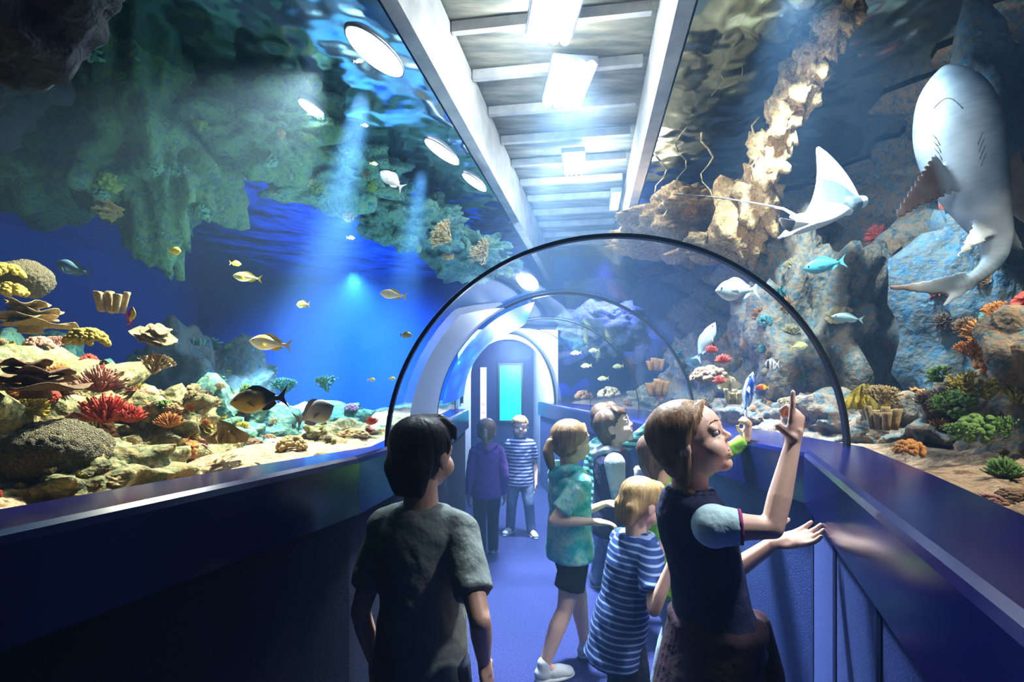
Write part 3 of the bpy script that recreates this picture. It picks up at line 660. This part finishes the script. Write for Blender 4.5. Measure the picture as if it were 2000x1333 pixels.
rock((-1.55,1.25,2.72),(.42,.35,.42),18,r_dark,'black silhouetted rock overhang',.3)
J1=rock((2.45,2.35,2.0),(.35,.4,1.2),21,r_blue,'blue-grey reef rock face',.6)
J2=rock((2.1,3.6,1.7),(.45,.5,.8),22,r_mix,'brown and teal reef boulder covered in corals',.55)
J3=rock((1.95,4.7,1.5),(.4,.5,.5),23,r_mix,'reef boulder with many corals',.5)
J4=rock((1.75,5.9,1.25),(.3,.5,.22),24,r_warm,'tan reef boulder near the tunnel end',.45)
J5=rock((2.05,1.55,1.35),(.45,.35,.45),25,r_mix,'coral-covered reef mound beside the glass',.45)
J6=rock((2.6,1.6,2.9),(.4,.5,.6),26,r_blue,'dark blue rock behind the shark',.45)
J7=rock((1.35,7.0,2.3),(.6,.4,.35),27,r_blue,'blue rock arch at the tank end',.45)
J8=rock((1.5,4.3,2.85),(.5,.6,.25),28,r_orange,'orange coral-crusted ridge above the tunnel',.5)
J9=rock((1.78,2.7,1.18),(.30,.35,.20),29,r_mix,'low encrusted rock along the glass',.5)
J10=rock((1.85,2.1,1.22),(.28,.30,.22),30,r_mix,'brown encrusted rock with small corals',.5)
J11=rock((1.62,3.3,1.2),(.20,.35,.18),31,r_mix,'low brown rock along the tunnel glass',.5)
J12=rock((1.75,1.15,1.2),(.30,.28,.16),32,r_mix,'low gravelly rock with green corals',.5)
for i,(u,v,d,rr) in enumerate(((1450,430,3.4,.17),(1485,385,3.2,.13),(1505,310,3.0,.10),(1530,235,2.9,.09),(1560,170,2.8,.09),(1590,110,2.7,.09),(1620,50,2.6,.09),(1650,0,2.5,.09))):
    rocks.append(rock(W(u,v,d),(rr,rr,rr*1.7),40+i,r_orange,'orange coral-encrusted rock ledge climbing the reef',.7,4))
for i,(u,v,d,rr) in enumerate(((1350,430,4.2,.3),(1270,470,5.0,.3),(1400,480,3.6,.2))):
    rock(W(u,v,d),(rr*1.3,rr,rr*.5),50+i,r_orange,'orange-brown coral ridge above the tunnel',.6,4)

# ------------------------------------------------------------ corals
def cm(n_,cols,ns=14,b=.6,bs=40,kind='noise'): return M(n_,cols[0],.75,cols=cols,ns=ns,bump=b,bs=bs,kind=kind,bd=.01)
K={'yellow':cm('coral_yellow',[(.32,.26,.03),(.68,.54,.09)]),'tan':cm('coral_tan',[(.26,.19,.08),(.56,.43,.22)]),
'red':cm('coral_red',[(.36,.03,.02),(.70,.12,.06)]),'pink':cm('coral_pink',[(.40,.17,.12),(.66,.40,.30)]),'green':cm('coral_green',[(.05,.15,.03),(.25,.37,.08)]),
'orange':cm('coral_orange',[(.36,.13,.03),(.66,.32,.08)]),'purple':cm('coral_purple',[(.2,.08,.25),(.5,.3,.5)]),'teal':cm('coral_teal',[(.03,.17,.16),(.15,.37,.30)]),
'brain':cm('coral_brain',[(.12,.10,.06),(.30,.26,.13)],30,1.0,38,'voronoi'),'brown':cm('coral_brown',[(.12,.07,.04),(.30,.18,.09)])}
base={}
def rd(): 
    while 1:
        d=V((random.uniform(-1,1),random.uniform(-1,1),random.uniform(0,1)))
        if .1<d.length<1: return d.normalized()
def reg(k,bm,smooth=True):
    me=bpy.data.meshes.new(k); bm.to_mesh(me); bm.free(); me.polygons.foreach_set('use_smooth',[smooth]*len(me.polygons)); me.materials.append(K['tan']); base[k]=me
bm=bmesh.new()
def br(p,d,l,r,dep):
    q=p+d*l; frus(bm,p,q,r,r*.75,6); 
    if dep==0: ell(bm,q,r*.78,seg=6); return
    for _ in range(3 if dep>1 else 2):
        nd=(d+V((random.uniform(-1,1),random.uniform(-1,1),random.uniform(-.3,.7)))*.75).normalized(); br(q,nd,l*.78,r*.72,dep-1)
for i in range(8): br(V((0,0,0)),(rd()+V((0,0,.6))).normalized(),.32,.062,3)
reg('branching_coral',bm)
bm=bmesh.new()
for i in range(120):
    d=(rd()+V((0,0,.25))).normalized(); l=random.uniform(.7,1.05); tube(bm,[d*.1,d*l*.6,d*l+V((0,0,.08))],[.075,.06,.04],6)
reg('finger_coral',bm)
bm=bmesh.new(); bmesh.ops.create_icosphere(bm,subdivisions=5,radius=1)
for v in bm.verts:
    d=v.co.copy(); v.co=d*(1+.035*math.sin(14*noise.noise(d*2.6)*3)+.08*noise.noise(d*1.5)); v.co.z*=.85
reg('brain_coral',bm)
bm=bmesh.new()
for i in range(110):
    d=rd(); ell(bm,V((d.x*.75,d.y*.75,d.z*.6)),random.uniform(.08,.17),seg=9)
reg('cauliflower_coral',bm)
bm=bmesh.new()
for k in range(4):
    z=.12+k*.22; R_=1-.13*k+random.uniform(-.1,.1); cx,cy_=random.uniform(-.2,.2),random.uniform(-.2,.2); rows=[]
    for (q,zz) in ((.05,-.10),(.5,-.06),(.95,.0),(1.0,.03),(.95,.05),(.5,.0),(.05,-.04)):
        rows.append([V((cx+R_*q*math.cos(a)*(1+.4*noise.noise(V((math.cos(a)*2.5,math.sin(a)*2.5,k)))),cy_+R_*q*math.sin(a)*(1+.4*noise.noise(V((math.cos(a)*2.5,math.sin(a)*2.5,k)))),z+zz+.09*q*math.sin(5*a+k))) for a in [2*math.pi*i/36 for i in range(36)]])
    loft(bm,rows)
frus(bm,V((0,0,-.2)),V((0,0,.8)),.35,.2,12)
reg('plate_coral',bm)
bm=bmesh.new()
for i in range(8):
    a=i*2.4; p=V((.35*math.sqrt(i/8)*math.cos(a)*1.6,.35*math.sqrt(i/8)*math.sin(a)*1.6,0)); h_=random.uniform(.7,1.15); t_=V((p.x*.35,p.y*.35,0)); R_=random.uniform(.13,.18)
    rows=[]
    for q,zz in ((.75,0),(.9,.4),(1.05,.85),(1.15,1.0),(.95,1.02),(.8,.8),(.6,.3)):
        rows.append(ring(p+t_*zz+V((0,0,h_*zz)),V((R_*q,0,0)),V((0,R_*q,0)),12))
    loft(bm,rows)
reg('tube_sponge',bm)
bm=bmesh.new()
for k in range(7):
    a0=k*.9; rows=[]
    for i in range(14):
        t=i/13; rows.append([V((math.cos(a0)*(.1+.25*k/7)+ (t-.5)*1.2*math.cos(a0+1.5)+.10*s_*math.sin(t*14+k), math.sin(a0)*(.1+.25*k/7)+(t-.5)*1.2*math.sin(a0+1.5)+.10*s_*math.cos(t*12+k), s_*(.75+.15*math.sin(t*9+k))*math.sin(math.pi*min(1,max(.0,.1+.8*t))))) for s_ in (0,.3,.6,.85,1)])
    R_=[[bm.verts.new(p) for p in r] for r in rows]
    for a,b in zip(R_[:-1],R_[1:]):
        for i in range(4): bm.faces.new((a[i],a[i+1],b[i+1],b[i]))
reg('leaf_coral',bm)
names={'branching_coral':'branching coral with forked tips','finger_coral':'bristling cluster of finger coral','brain_coral':'rounded grooved brain coral','cauliflower_coral':'lumpy cauliflower coral','plate_coral':'layered plate coral','tube_sponge':'cluster of open tube sponges','leaf_coral':'ruffled leaf coral'}
def coral(kind,col,pos,size,nrm=None,where='on the reef',flat=1):
    o_=bpy.data.objects.new(kind,base[kind]); coll.objects.link(o_)
    o_.material_slots[0].link='OBJECT'; o_.material_slots[0].material=K[col]
    q=(nrm or V((0,0,1))).to_track_quat('Z','Y'); o_.rotation_mode='QUATERNION'
    o_.rotation_quaternion=q@Matrix.Rotation(random.uniform(0,6.28),3,'Z').to_quaternion()
    o_.scale=(size,size,size*flat); o_.location=pos
    cn={'brain':'brown','teal':'blue-green'}.get(col,col)
    tag(o_,cn+' '+names[kind]+' growing '+where,'coral','reef corals'); return o_
def scatter(o_,num,kinds,cols,s0,s1,face=V((0,-.5,.8)),cond=None):
    vs=o_.data.vertices; k=0; tr_=0
    while k<num and tr_<num*60:
        tr_+=1; v=vs[random.randrange(len(vs))]; nn=v.normal.copy()
        if cond:
            if not cond(v.co): continue
            if nn.x>0: nn=-nn
        elif nn.dot(face)<.45: continue
        k+=1; s_=random.uniform(s0,s1)
        coral(random.choice(kinds),random.choice(cols),o_.location+v.co-nn*s_*.2,s_,(nn+V((0,0,.5))).normalized(),'on the reef rock')
allk=['branching_coral','finger_coral','cauliflower_coral','plate_coral','tube_sponge','leaf_coral']
fk=['branching_coral','finger_coral','cauliflower_coral','cauliflower_coral','finger_coral','plate_coral','leaf_coral']
warm=['yellow','yellow','tan','tan','tan','pink','red','brown','green','orange']
scatter(A,95,fk,warm,.03,.06,V((.5,-.5,.7))); scatter(B,60,fk,warm,.022,.045,V((.5,-.5,.7))); scatter(B2,16,fk,warm,.02,.035)
scatter(C,34,fk,['teal','green','tan','yellow','pink'],.03,.06); scatter(C2,12,fk,['teal','green','tan'],.03,.07); scatter(D,14,allk,['teal','green'],.05,.09); scatter(E,28,fk,['teal','green','tan','purple'],.035,.065); scatter(G,18,fk,['tan','red','yellow'],.02,.04)
dn=V((.3,-.6,-.5))
for r_ in (H1,H2,H3,H4,H5,H6): scatter(r_,14,['branching_coral','plate_coral','cauliflower_coral','leaf_coral'],['green','teal','teal','tan'],.04,.08,dn)
lf=V((-.6,-.6,.3))
scatter(J1,20,fk,['teal','brown','orange','red'],.04,.08,lf); scatter(J2,26,fk,['orange','brown','teal','tan'],.03,.08,lf); scatter(J3,16,fk,['orange','tan','teal'],.035,.08,lf); scatter(J4,12,allk,['orange','tan','red'],.04,.08,lf)
scatter(J5,50,fk,['orange','orange','red','yellow','green','tan','brown'],.04,.075,lf); scatter(J8,12,fk,['orange','tan','brown'],.035,.07,dn); scatter(J9,20,fk,['tan','brown','orange','pink'],.02,.045); scatter(J10,24,fk,['orange','brown','red','green','tan'],.025,.05); scatter(J11,14,fk,['tan','brown','orange'],.02,.04); scatter(J12,18,fk,['green','brown','tan','orange'],.025,.045)
scatter(rw,80,['cauliflower_coral','branching_coral','plate_coral','leaf_coral','finger_coral'],['teal','brown','brown','orange','red','green'],.06,.12,None,lambda c:1.0<c.y<4.5 and 1.2<c.z<2.6)
coral('brain_coral','brain',W(110,895,1.30),.12,None,'on the gravel')
coral('finger_coral','red',W(205,825,1.6),.085,None,'on the gravel')
coral('finger_coral','red',W(255,825,1.65),.055,None,'beside the red cluster')
coral('finger_coral','orange',W(330,835,1.75),.05,None,'on the gravel')
coral('finger_coral','pink',W(195,765,1.65),.08,None)
coral('cauliflower_coral','yellow',W(170,670,1.6),.07,None)
coral('branching_coral','tan',W(300,730,1.8),.09,None)
coral('leaf_coral','tan',W(445,865,1.75),.09,None,'on the gravel')
coral('tube_sponge','tan',W(215,610,1.8),.07,None)
coral('plate_coral','brown',W(70,765,1.35),.10,None)
coral('plate_coral','tan',W(60,640,1.7),.10,None)
coral('brain_coral','brain',W(50,545,1.9),.085,None)
coral('cauliflower_coral','yellow',W(10,540,1.8),.07,None); coral('cauliflower_coral','yellow',W(20,575,1.75),.06)
coral('plate_coral','tan',W(300,665,1.8),.06,V((.5,-.3,.8)))
coral('cauliflower_coral','tan',W(570,875,2.0),.07,None,'on the gravel'); coral('cauliflower_coral','tan',W(690,850,2.2),.08,None,'on the gravel',.5)
coral('finger_coral','red',W(725,830,2.3),.035,None,'on the gravel')
coral('cauliflower_coral','pink',W(480,790,2.6),.08); coral('branching_coral','teal',W(640,765,3.0),.12); coral('branching_coral','teal',W(555,770,3.2),.13)
coral('finger_coral','pink',W(400,795,2.3),.055)
coral('branching_coral','tan',W(880,470,4.2),.2,V((-.4,-.5,.2))); coral('branching_coral','tan',W(950,500,4.6),.2,V((-.4,-.5,.2)))
coral('leaf_coral','yellow',W(1690,800,2.0),.12,None,'beside the glass'); coral('tube_sponge','tan',W(1730,840,1.75),.075,None,'beside the glass'); coral('branching_coral','tan',W(1720,790,1.9),.09,None,'beside the glass')
coral('cauliflower_coral','orange',W(1775,885,1.65),.055,None,'on the gravel',1.2)
for (u,v,d,c_,s_) in ((1930,660,1.8,'orange',.08),(1900,700,1.75,'orange',.08),(1960,710,1.7,'orange',.09),(1990,650,1.75,'orange',.08),(1880,760,1.7,'yellow',.08),(1930,780,1.65,'yellow',.08),(1990,790,1.6,'yellow',.09),(1850,800,1.7,'green',.07),(1910,840,1.6,'green',.07),(1970,850,1.55,'green',.07),(1950,620,1.85,'orange',.07),(1890,650,1.9,'brown',.07),(1840,745,1.85,'green',.07),(1980,740,1.65,'orange',.07)):
    coral(random.choice(['cauliflower_coral','branching_coral','branching_coral','finger_coral']),c_,W(u,v,d),s_,V((-.5,-.3,.6)))
coral('finger_coral','green',W(1960,935,1.35),.055,None,'on the gravel'); coral('branching_coral','green',W(1870,860,1.5),.065)
coral('finger_coral','red',W(1412,710,2.6),.045); coral('finger_coral','red',W(1405,750,2.55),.04); coral('finger_coral','red',W(1390,690,2.7),.04); coral('tube_sponge','tan',W(1435,790,2.5),.07,None,'on the gravel'); coral('leaf_coral','tan',W(1425,760,2.7),.09)
coral('cauliflower_coral','brown',W(1385,745,2.9),.13); coral('branching_coral','tan',W(1540,800,2.6),.08)
coral('cauliflower_coral','tan',W(1190,775,5.6),.16,None,'on the gravel'); coral('cauliflower_coral','orange',W(1140,778,6.2),.14,None,'on the gravel')
coral('tube_sponge','orange',W(1285,775,4.0),.13,None,'on the gravel'); coral('tube_sponge','orange',W(1280,725,4.1),.10)
for i in range(110):
    sg_=random.choice((-1,1,1)); y=random.uniform(.8,4.5); xl,xr,_=interp(SEC,y); b=(xr if sg_>0 else xl)+sg_*random.uniform(.12,.9)
    coral('cauliflower_coral',random.choice(['tan','brown','pink','brown']),V((b,y,1.175)),random.uniform(.015,.05),None,'in the gravel',.7)
for i,(u,v) in enumerate(((1400,60),(1460,20),(1330,250),(1480,230),(1380,260),(1290,300),(1540,60))):
    bm=bmesh.new(); p=W(u,v,3.0); pts_=[];rs=[]
    for k in range(9):
        pts_.append(p+V((.04*math.sin(k*1.3+i),0,-.05*k))); rs.append(.006-.0005*k)
    tube(bm,pts_,rs,6); o_=from_bm('hanging_root',bm,[K['tan']]); tag(o_,'thin pale root dangling in the water','root','hanging roots')

# ------------------------------------------------------------ fish
fishm=attrmat('fish_skin',.35)
def fish(u,v,d,lpx,direction,hr,colf,fin,tr=.15,roll=0,label='fish',tailc=None,taper=None):
    L=lpx/F*d; bm=bmesh.new(); cols={}
    prof=taper or [.04,.42,.72,.92,1.0,.98,.88,.7,.48,.28,.2,.2]
    k=len(prof); rows=[]
    for i,pf in enumerate(prof):
        x=.5-.86*i/(k-1); rows.append(ring(V((x,0,0)),V((0,tr/2*min(1,pf*1.1)*(1 if i<k-3 else .5),0)),V((0,0,hr/2*pf)),14))
    Rr=loft(bm,rows)
    for r in Rr:
        for q in r: cols[q]=colf(q.co.x,q.co.z/(hr/2))
    def poly(pts,c):
        vs=[bm.verts.new(V(p)) for p in pts]; 
        for q in vs: cols[q]=c
        bm.faces.new(vs)
    tcx=tailc or fin
    poly([(-.34,0,hr*.09),(-.42,0,hr*.25),(-.52,0,hr*.48),(-.455,0,hr*.15),(-.44,0,0)],tcx)
    poly([(-.34,0,-hr*.09),(-.44,0,0),(-.455,0,-hr*.15),(-.52,0,-hr*.48),(-.42,0,-hr*.25)],tcx)
    poly([(-.34,0,hr*.09),(-.44,0,0),(-.34,0,-hr*.09)],tcx)
    def zt(x):
        t=(0.5-x)/.86*(k-1); i=int(t); return hr/2*(prof[i]+(prof[min(i+1,k-1)]-prof[i])*(t-i))
    for sg_,xs,hh in ((1,(.22,.1,0,-.1,-.2,-.27),.10),(-1,(-.02,-.08,-.14,-.2,-.27),.10)):
        xs=list(xs)
        for a,b in zip(xs[:-1],xs[1:]):
            ea=hh*math.sin(math.pi*(xs[0]-a+.03)/(xs[0]-xs[-1]+.1)); eb=hh*math.sin(math.pi*(xs[0]-b+.03)/(xs[0]-xs[-1]+.1))
            poly([(a,0,sg_*(zt(a)*.9)),(a-.03,0,sg_*(zt(a)+ea*hr*2)),(b-.03,0,sg_*(zt(b)+eb*hr*2)),(b,0,sg_*zt(b)*.9)],fin)
    for sg_ in (1,-1):
        poly([(.2,sg_*tr*.45,-.02),(.1,sg_*tr*.95,-.03),(.04,sg_*tr*.85,-.12),(.15,sg_*tr*.5,-.07)],fin)
        r=ell(bm,V((.385,sg_*tr*.30,hr*.10)),(.02,.014,.02),seg=8)
        for q in r['verts']: cols[q]=(.01,.01,.01)
    me=bpy.data.meshes.new('fish'); bm.verts.index_update(); cl=[cols[q] for q in bm.verts]; bm.to_mesh(me); bm.free()
    a=me.color_attributes.new('Col','FLOAT_COLOR','POINT'); buf=[]
    for c_ in cl: buf.extend(c4(c_))
    a.data.foreach_set('color',buf)
    o_=link('fish',me,[fishm]); f_=V(direction).normalized(); l_=V((0,0,1)).cross(f_).normalized(); u_=f_.cross(l_)
    Rm=Matrix((f_,l_,u_)).transposed(); Rm=Rm@Matrix.Rotation(roll,3,'X')
    o_.matrix_world=Matrix.Translation(W(u,v,d))@Rm.to_4x4()@Matrix.Diagonal((L,L,L,1))
    tag(o_,label,'fish'); return o_
Y_=(.9,.75,.08); YL=(.75,.75,.35)
yel=lambda x,z:(.9,.8,.08)
pal=lambda x,z:(.8,.85,.55) if z<.3 else (.85,.8,.15)
wh=lambda x,z:(.85,.87,.85) if z<.45 else (.6,.6,.35)
def trig(x,z): return (.02,.02,.03) if x<-.12 or z>.75 else ((.42,.30,.08) if z<.1 else (.20,.17,.08))
tq=lambda x,z:(.12,.42,.46)
strp=lambda x,z:(.02,.02,.04) if (x*9)%1<.45 else (.85,.85,.8)
bst=lambda x,z:(.05,.12,.6) if (z*2.2)%1<.5 else (.6,.7,.85)
ryf=lambda x,z:(.75,.10,.04) if x>0 else (.9,.65,.08)
fish(340,491,2.4,30,(1,-.1,.0),.55,yel,Y_,label='small bright yellow fish in open water')
fish(460,515,2.6,20,(1,.6,0),.5,yel,Y_,label='tiny yellow fish in open water')
fish(483,542,2.5,58,(-1,0,.12),.32,pal,Y_,label='slender yellow-green fish in open water')
fish(592,595,2.6,28,(-1,.1,0),.5,pal,Y_,label='small pale yellow fish')
fish(768,576,2.6,54,(-1,0,.15),.34,wh,(.8,.75,.2),label='white fish with yellow back')
fish(793,655,2.2,24,(1,.2,0),.5,pal,Y_,label='little pale yellow fish')
fish(528,671,2.1,84,(-1,0,.12),.36,lambda x,z:(.8,.85,.85) if z<.6 else (.85,.6,.1),(.85,.65,.1),tailc=(.8,.8,.7),label='silver fish with yellow dorsal edge')
fish(255,620,1.6,42,(.3,-.1,1),.6,lambda x,z:(.4,.05,.75) if z>-.2 else (.9,.7,.1),(.5,.1,.8),label='purple and yellow fish swimming upward')
fish(506,782,1.8,104,(-1,-.25,-.12),.46,trig,(.02,.02,.03),.18,label='olive triggerfish with black tail')
fish(614,809,1.85,90,(1,-.2,.4),.52,lambda x,z:(.30,.34,.42) if z>-.7 else (.4,.42,.3),(.22,.24,.34),.18,label='grey-blue surgeonfish tilted upward')
fish(143,525,2.3,92,(-1,.2,.3),.3,lambda x,z:(.10,.18,.28),(.10,.18,.28),label='faint blue-grey fish in open water')
for u,v in ((725,742),(765,740),(685,465),(712,245),(730,320)): fish(u,v,2.6 if v>700 else 3.1,16,(1,.3,0),.45,pal,YL,label='tiny pale fish far off')
fish(765,352,3.1,56,(-.8,0,.6),.45,wh,(.8,.85,.8),label='pale fish standing in for one mirrored near the surface')  # solid fish added where the water surface mirrors one upside down
fish(1440,567,2.6,90,(-1,-.1,-.05),.46,lambda x,z:(.75,.78,.66),(.7,.72,.6),.2,label='large pale cream fish')
fish(1508,712,2.4,27,(-1,.1,0),.75,strp,(.8,.8,.8),label='black and white striped damselfish')
fish(1462,770,2.3,88,(.1,-.2,1),.28,bst,(.4,.5,.8),label='blue-striped fish swimming upward')
fish(1490,757,2.3,26,(-1,0,0),.45,ryf,(.9,.5,.05),label='small red and yellow fish')
fish(1610,518,2.6,86,(-1,0,-.2),.34,tq,(.15,.45,.5),label='turquoise fish along the rock')
fish(1655,622,2.4,64,(-1,0,.1),.28,lambda x,z:(.3,.45,.45),(.3,.4,.4),label='pale blue slender fish')
fish(1378,668,2.8,84,(.5,0,1),.30,lambda x,z:(.6,.68,.75),(.6,.68,.75),label='silvery fish swimming upward')
for u,v in ((1160,685),(1145,715),(1178,740),(1207,716),(1125,690)): fish(u,v,5.6,22,(-1,.2,-.1),.4,pal,Y_,label='small yellowish fish by the tunnel end')
fish(1560,677,2.5,36,(1,0,.1),.45,pal,Y_,label='pale green fish by the reef')
fish(700,120,2.6,20,(1,0,0),.4,pal,YL,label='tiny pale fish near surface')

# ------------------------------------------------------------ lights
def spot(loc,tgt,e,col,ang=60,blend=.5,rad=.06):
    l=bpy.data.lights.new('spot','SPOT'); l.energy=e; l.color=col; l.spot_size=math.radians(ang); l.spot_blend=blend; l.shadow_soft_size=rad
    o_=bpy.data.objects.new('spot',l); coll.objects.link(o_); o_.location=loc; o_.rotation_euler=(V(tgt)-V(loc)).to_track_quat('-Z','Y').to_euler()
def point(loc,e,col,rad=.05):
    l=bpy.data.lights.new('pt','POINT'); l.energy=e; l.color=col; l.shadow_soft_size=rad
    o_=bpy.data.objects.new('pt',l); coll.objects.link(o_); o_.location=loc
spot((-1.0,2.5,3.05),(-1.8,1.8,1.2),700,(1,.92,.70),75)
spot((-.85,2.8,3.15),(-2.0,4.2,.8),11000,(.5,.78,1),24,1)
spot((-1.4,3.3,3.15),(-2.6,5.5,.8),7000,(.3,.65,1),24,1)
spot((-.7,3.8,3.15),(-1.3,4.8,.8),6500,(.4,.72,1),24,1)
spot((-1.2,3.6,2.8),(-1.4,3.4,.9),450,(.55,.88,1),75,.8)
spot((-1.5,4.6,2.5),(-2.8,9.3,.9),4500,(.12,.45,1),66,1)
spot((-1.2,2.6,1.7),(-2.0,3.3,3.3),26,(.65,1,.6),90)
spot((-1.0,3.4,1.7),(-1.2,4.3,3.2),50,(.65,.92,.8),90)
spot((1.9,.8,2.9),(1.8,1.7,1.15),260,(1,.86,.66),60)
spot((1.25,2.2,3.3),(2.3,3.2,1.3),440,(.70,.88,1),85)
spot((1.3,4.6,3.2),(1.9,5.0,1.2),500,(.9,.9,1),90)
spot((1.2,6.3,3.1),(1.6,8.6,1.2),700,(.25,.2,1),70)
spot((1.1,1.6,2.3),(2.0,2.1,2.3),16,(.85,.92,1),90)
spot((1.2,2.4,2.3),(1.75,2.9,2.8),30,(1,.90,.78),90)  # added low spot, warms and brightens the ray's underside
spot((.36,3.2,3.64),(.45,2.5,0),2600,(.90,.94,1),62,.8,.12)
spot((.40,3.5,3.64),(.35,1.9,2.3),1100,(.75,.85,1),34,1,.12)
spot((.35,4.6,3.6),(.1,5.2,0),1400,(.85,.89,1),60,.6,.12)
spot((.8,1.7,3.5),(.85,1.7,0),420,(.92,.95,1),60,.8,.12)
spot((1.75,2.9,3.2),(.45,2.3,1.0),620,(.97,.97,1),50,.6,.1)  # added fill spot, brightens the children's faces from the right
spot((1.55,1.0,2.9),(.6,1.45,1.3),170,(.98,.97,1),36,.8,.1)  # added fill spot for the pointing girl's face
point((.2,3.2,3.6),40,(.9,.95,1)); point((.8,5.2,3.6),46,(.9,.95,1))
point((-.1,7.9,2.1),45,(.75,.75,1)); point((.1,6.6,1.9),110,(.85,.87,1))  # added point fills, brighten the corridor and white end wall
point((.25,4.0,1.95),16,(.65,.7,1))  # unseen point fill inside the tunnel, brightens the white bulkhead
w_=bpy.data.worlds.new('w'); scene.world=w_; w_.use_nodes=True; n=w_.node_tree; n.nodes['Background'].inputs[0].default_value=(.05,.12,.4,1); n.nodes['Background'].inputs[1].default_value=.03
sc=n.nodes.new('ShaderNodeVolumeScatter'); ab=n.nodes.new('ShaderNodeVolumeAbsorption'); ad=n.nodes.new('ShaderNodeAddShader')
sc.inputs['Color'].default_value=(.38,.64,1,1); sc.inputs['Density'].default_value=.022; sc.inputs['Anisotropy'].default_value=.1
ab.inputs['Color'].default_value=(.25,.7,.97,1); ab.inputs['Density'].default_value=.06
n.links.new(sc.outputs[0],ad.inputs[0]); n.links.new(ab.outputs[0],ad.inputs[1]); n.links.new(ad.outputs[0],n.nodes['World Output'].inputs['Volume'])
cd=bpy.data.cameras.new('cam'); cd.sensor_width=36; cd.lens=F/2000*36; cd.shift_y=(755-666.5)/2000; cd.clip_start=.02
co=bpy.data.objects.new('cam',cd); coll.objects.link(co); co.location=(0,0,EYE); co.rotation_euler=(math.pi/2,0,0); scene.camera=co
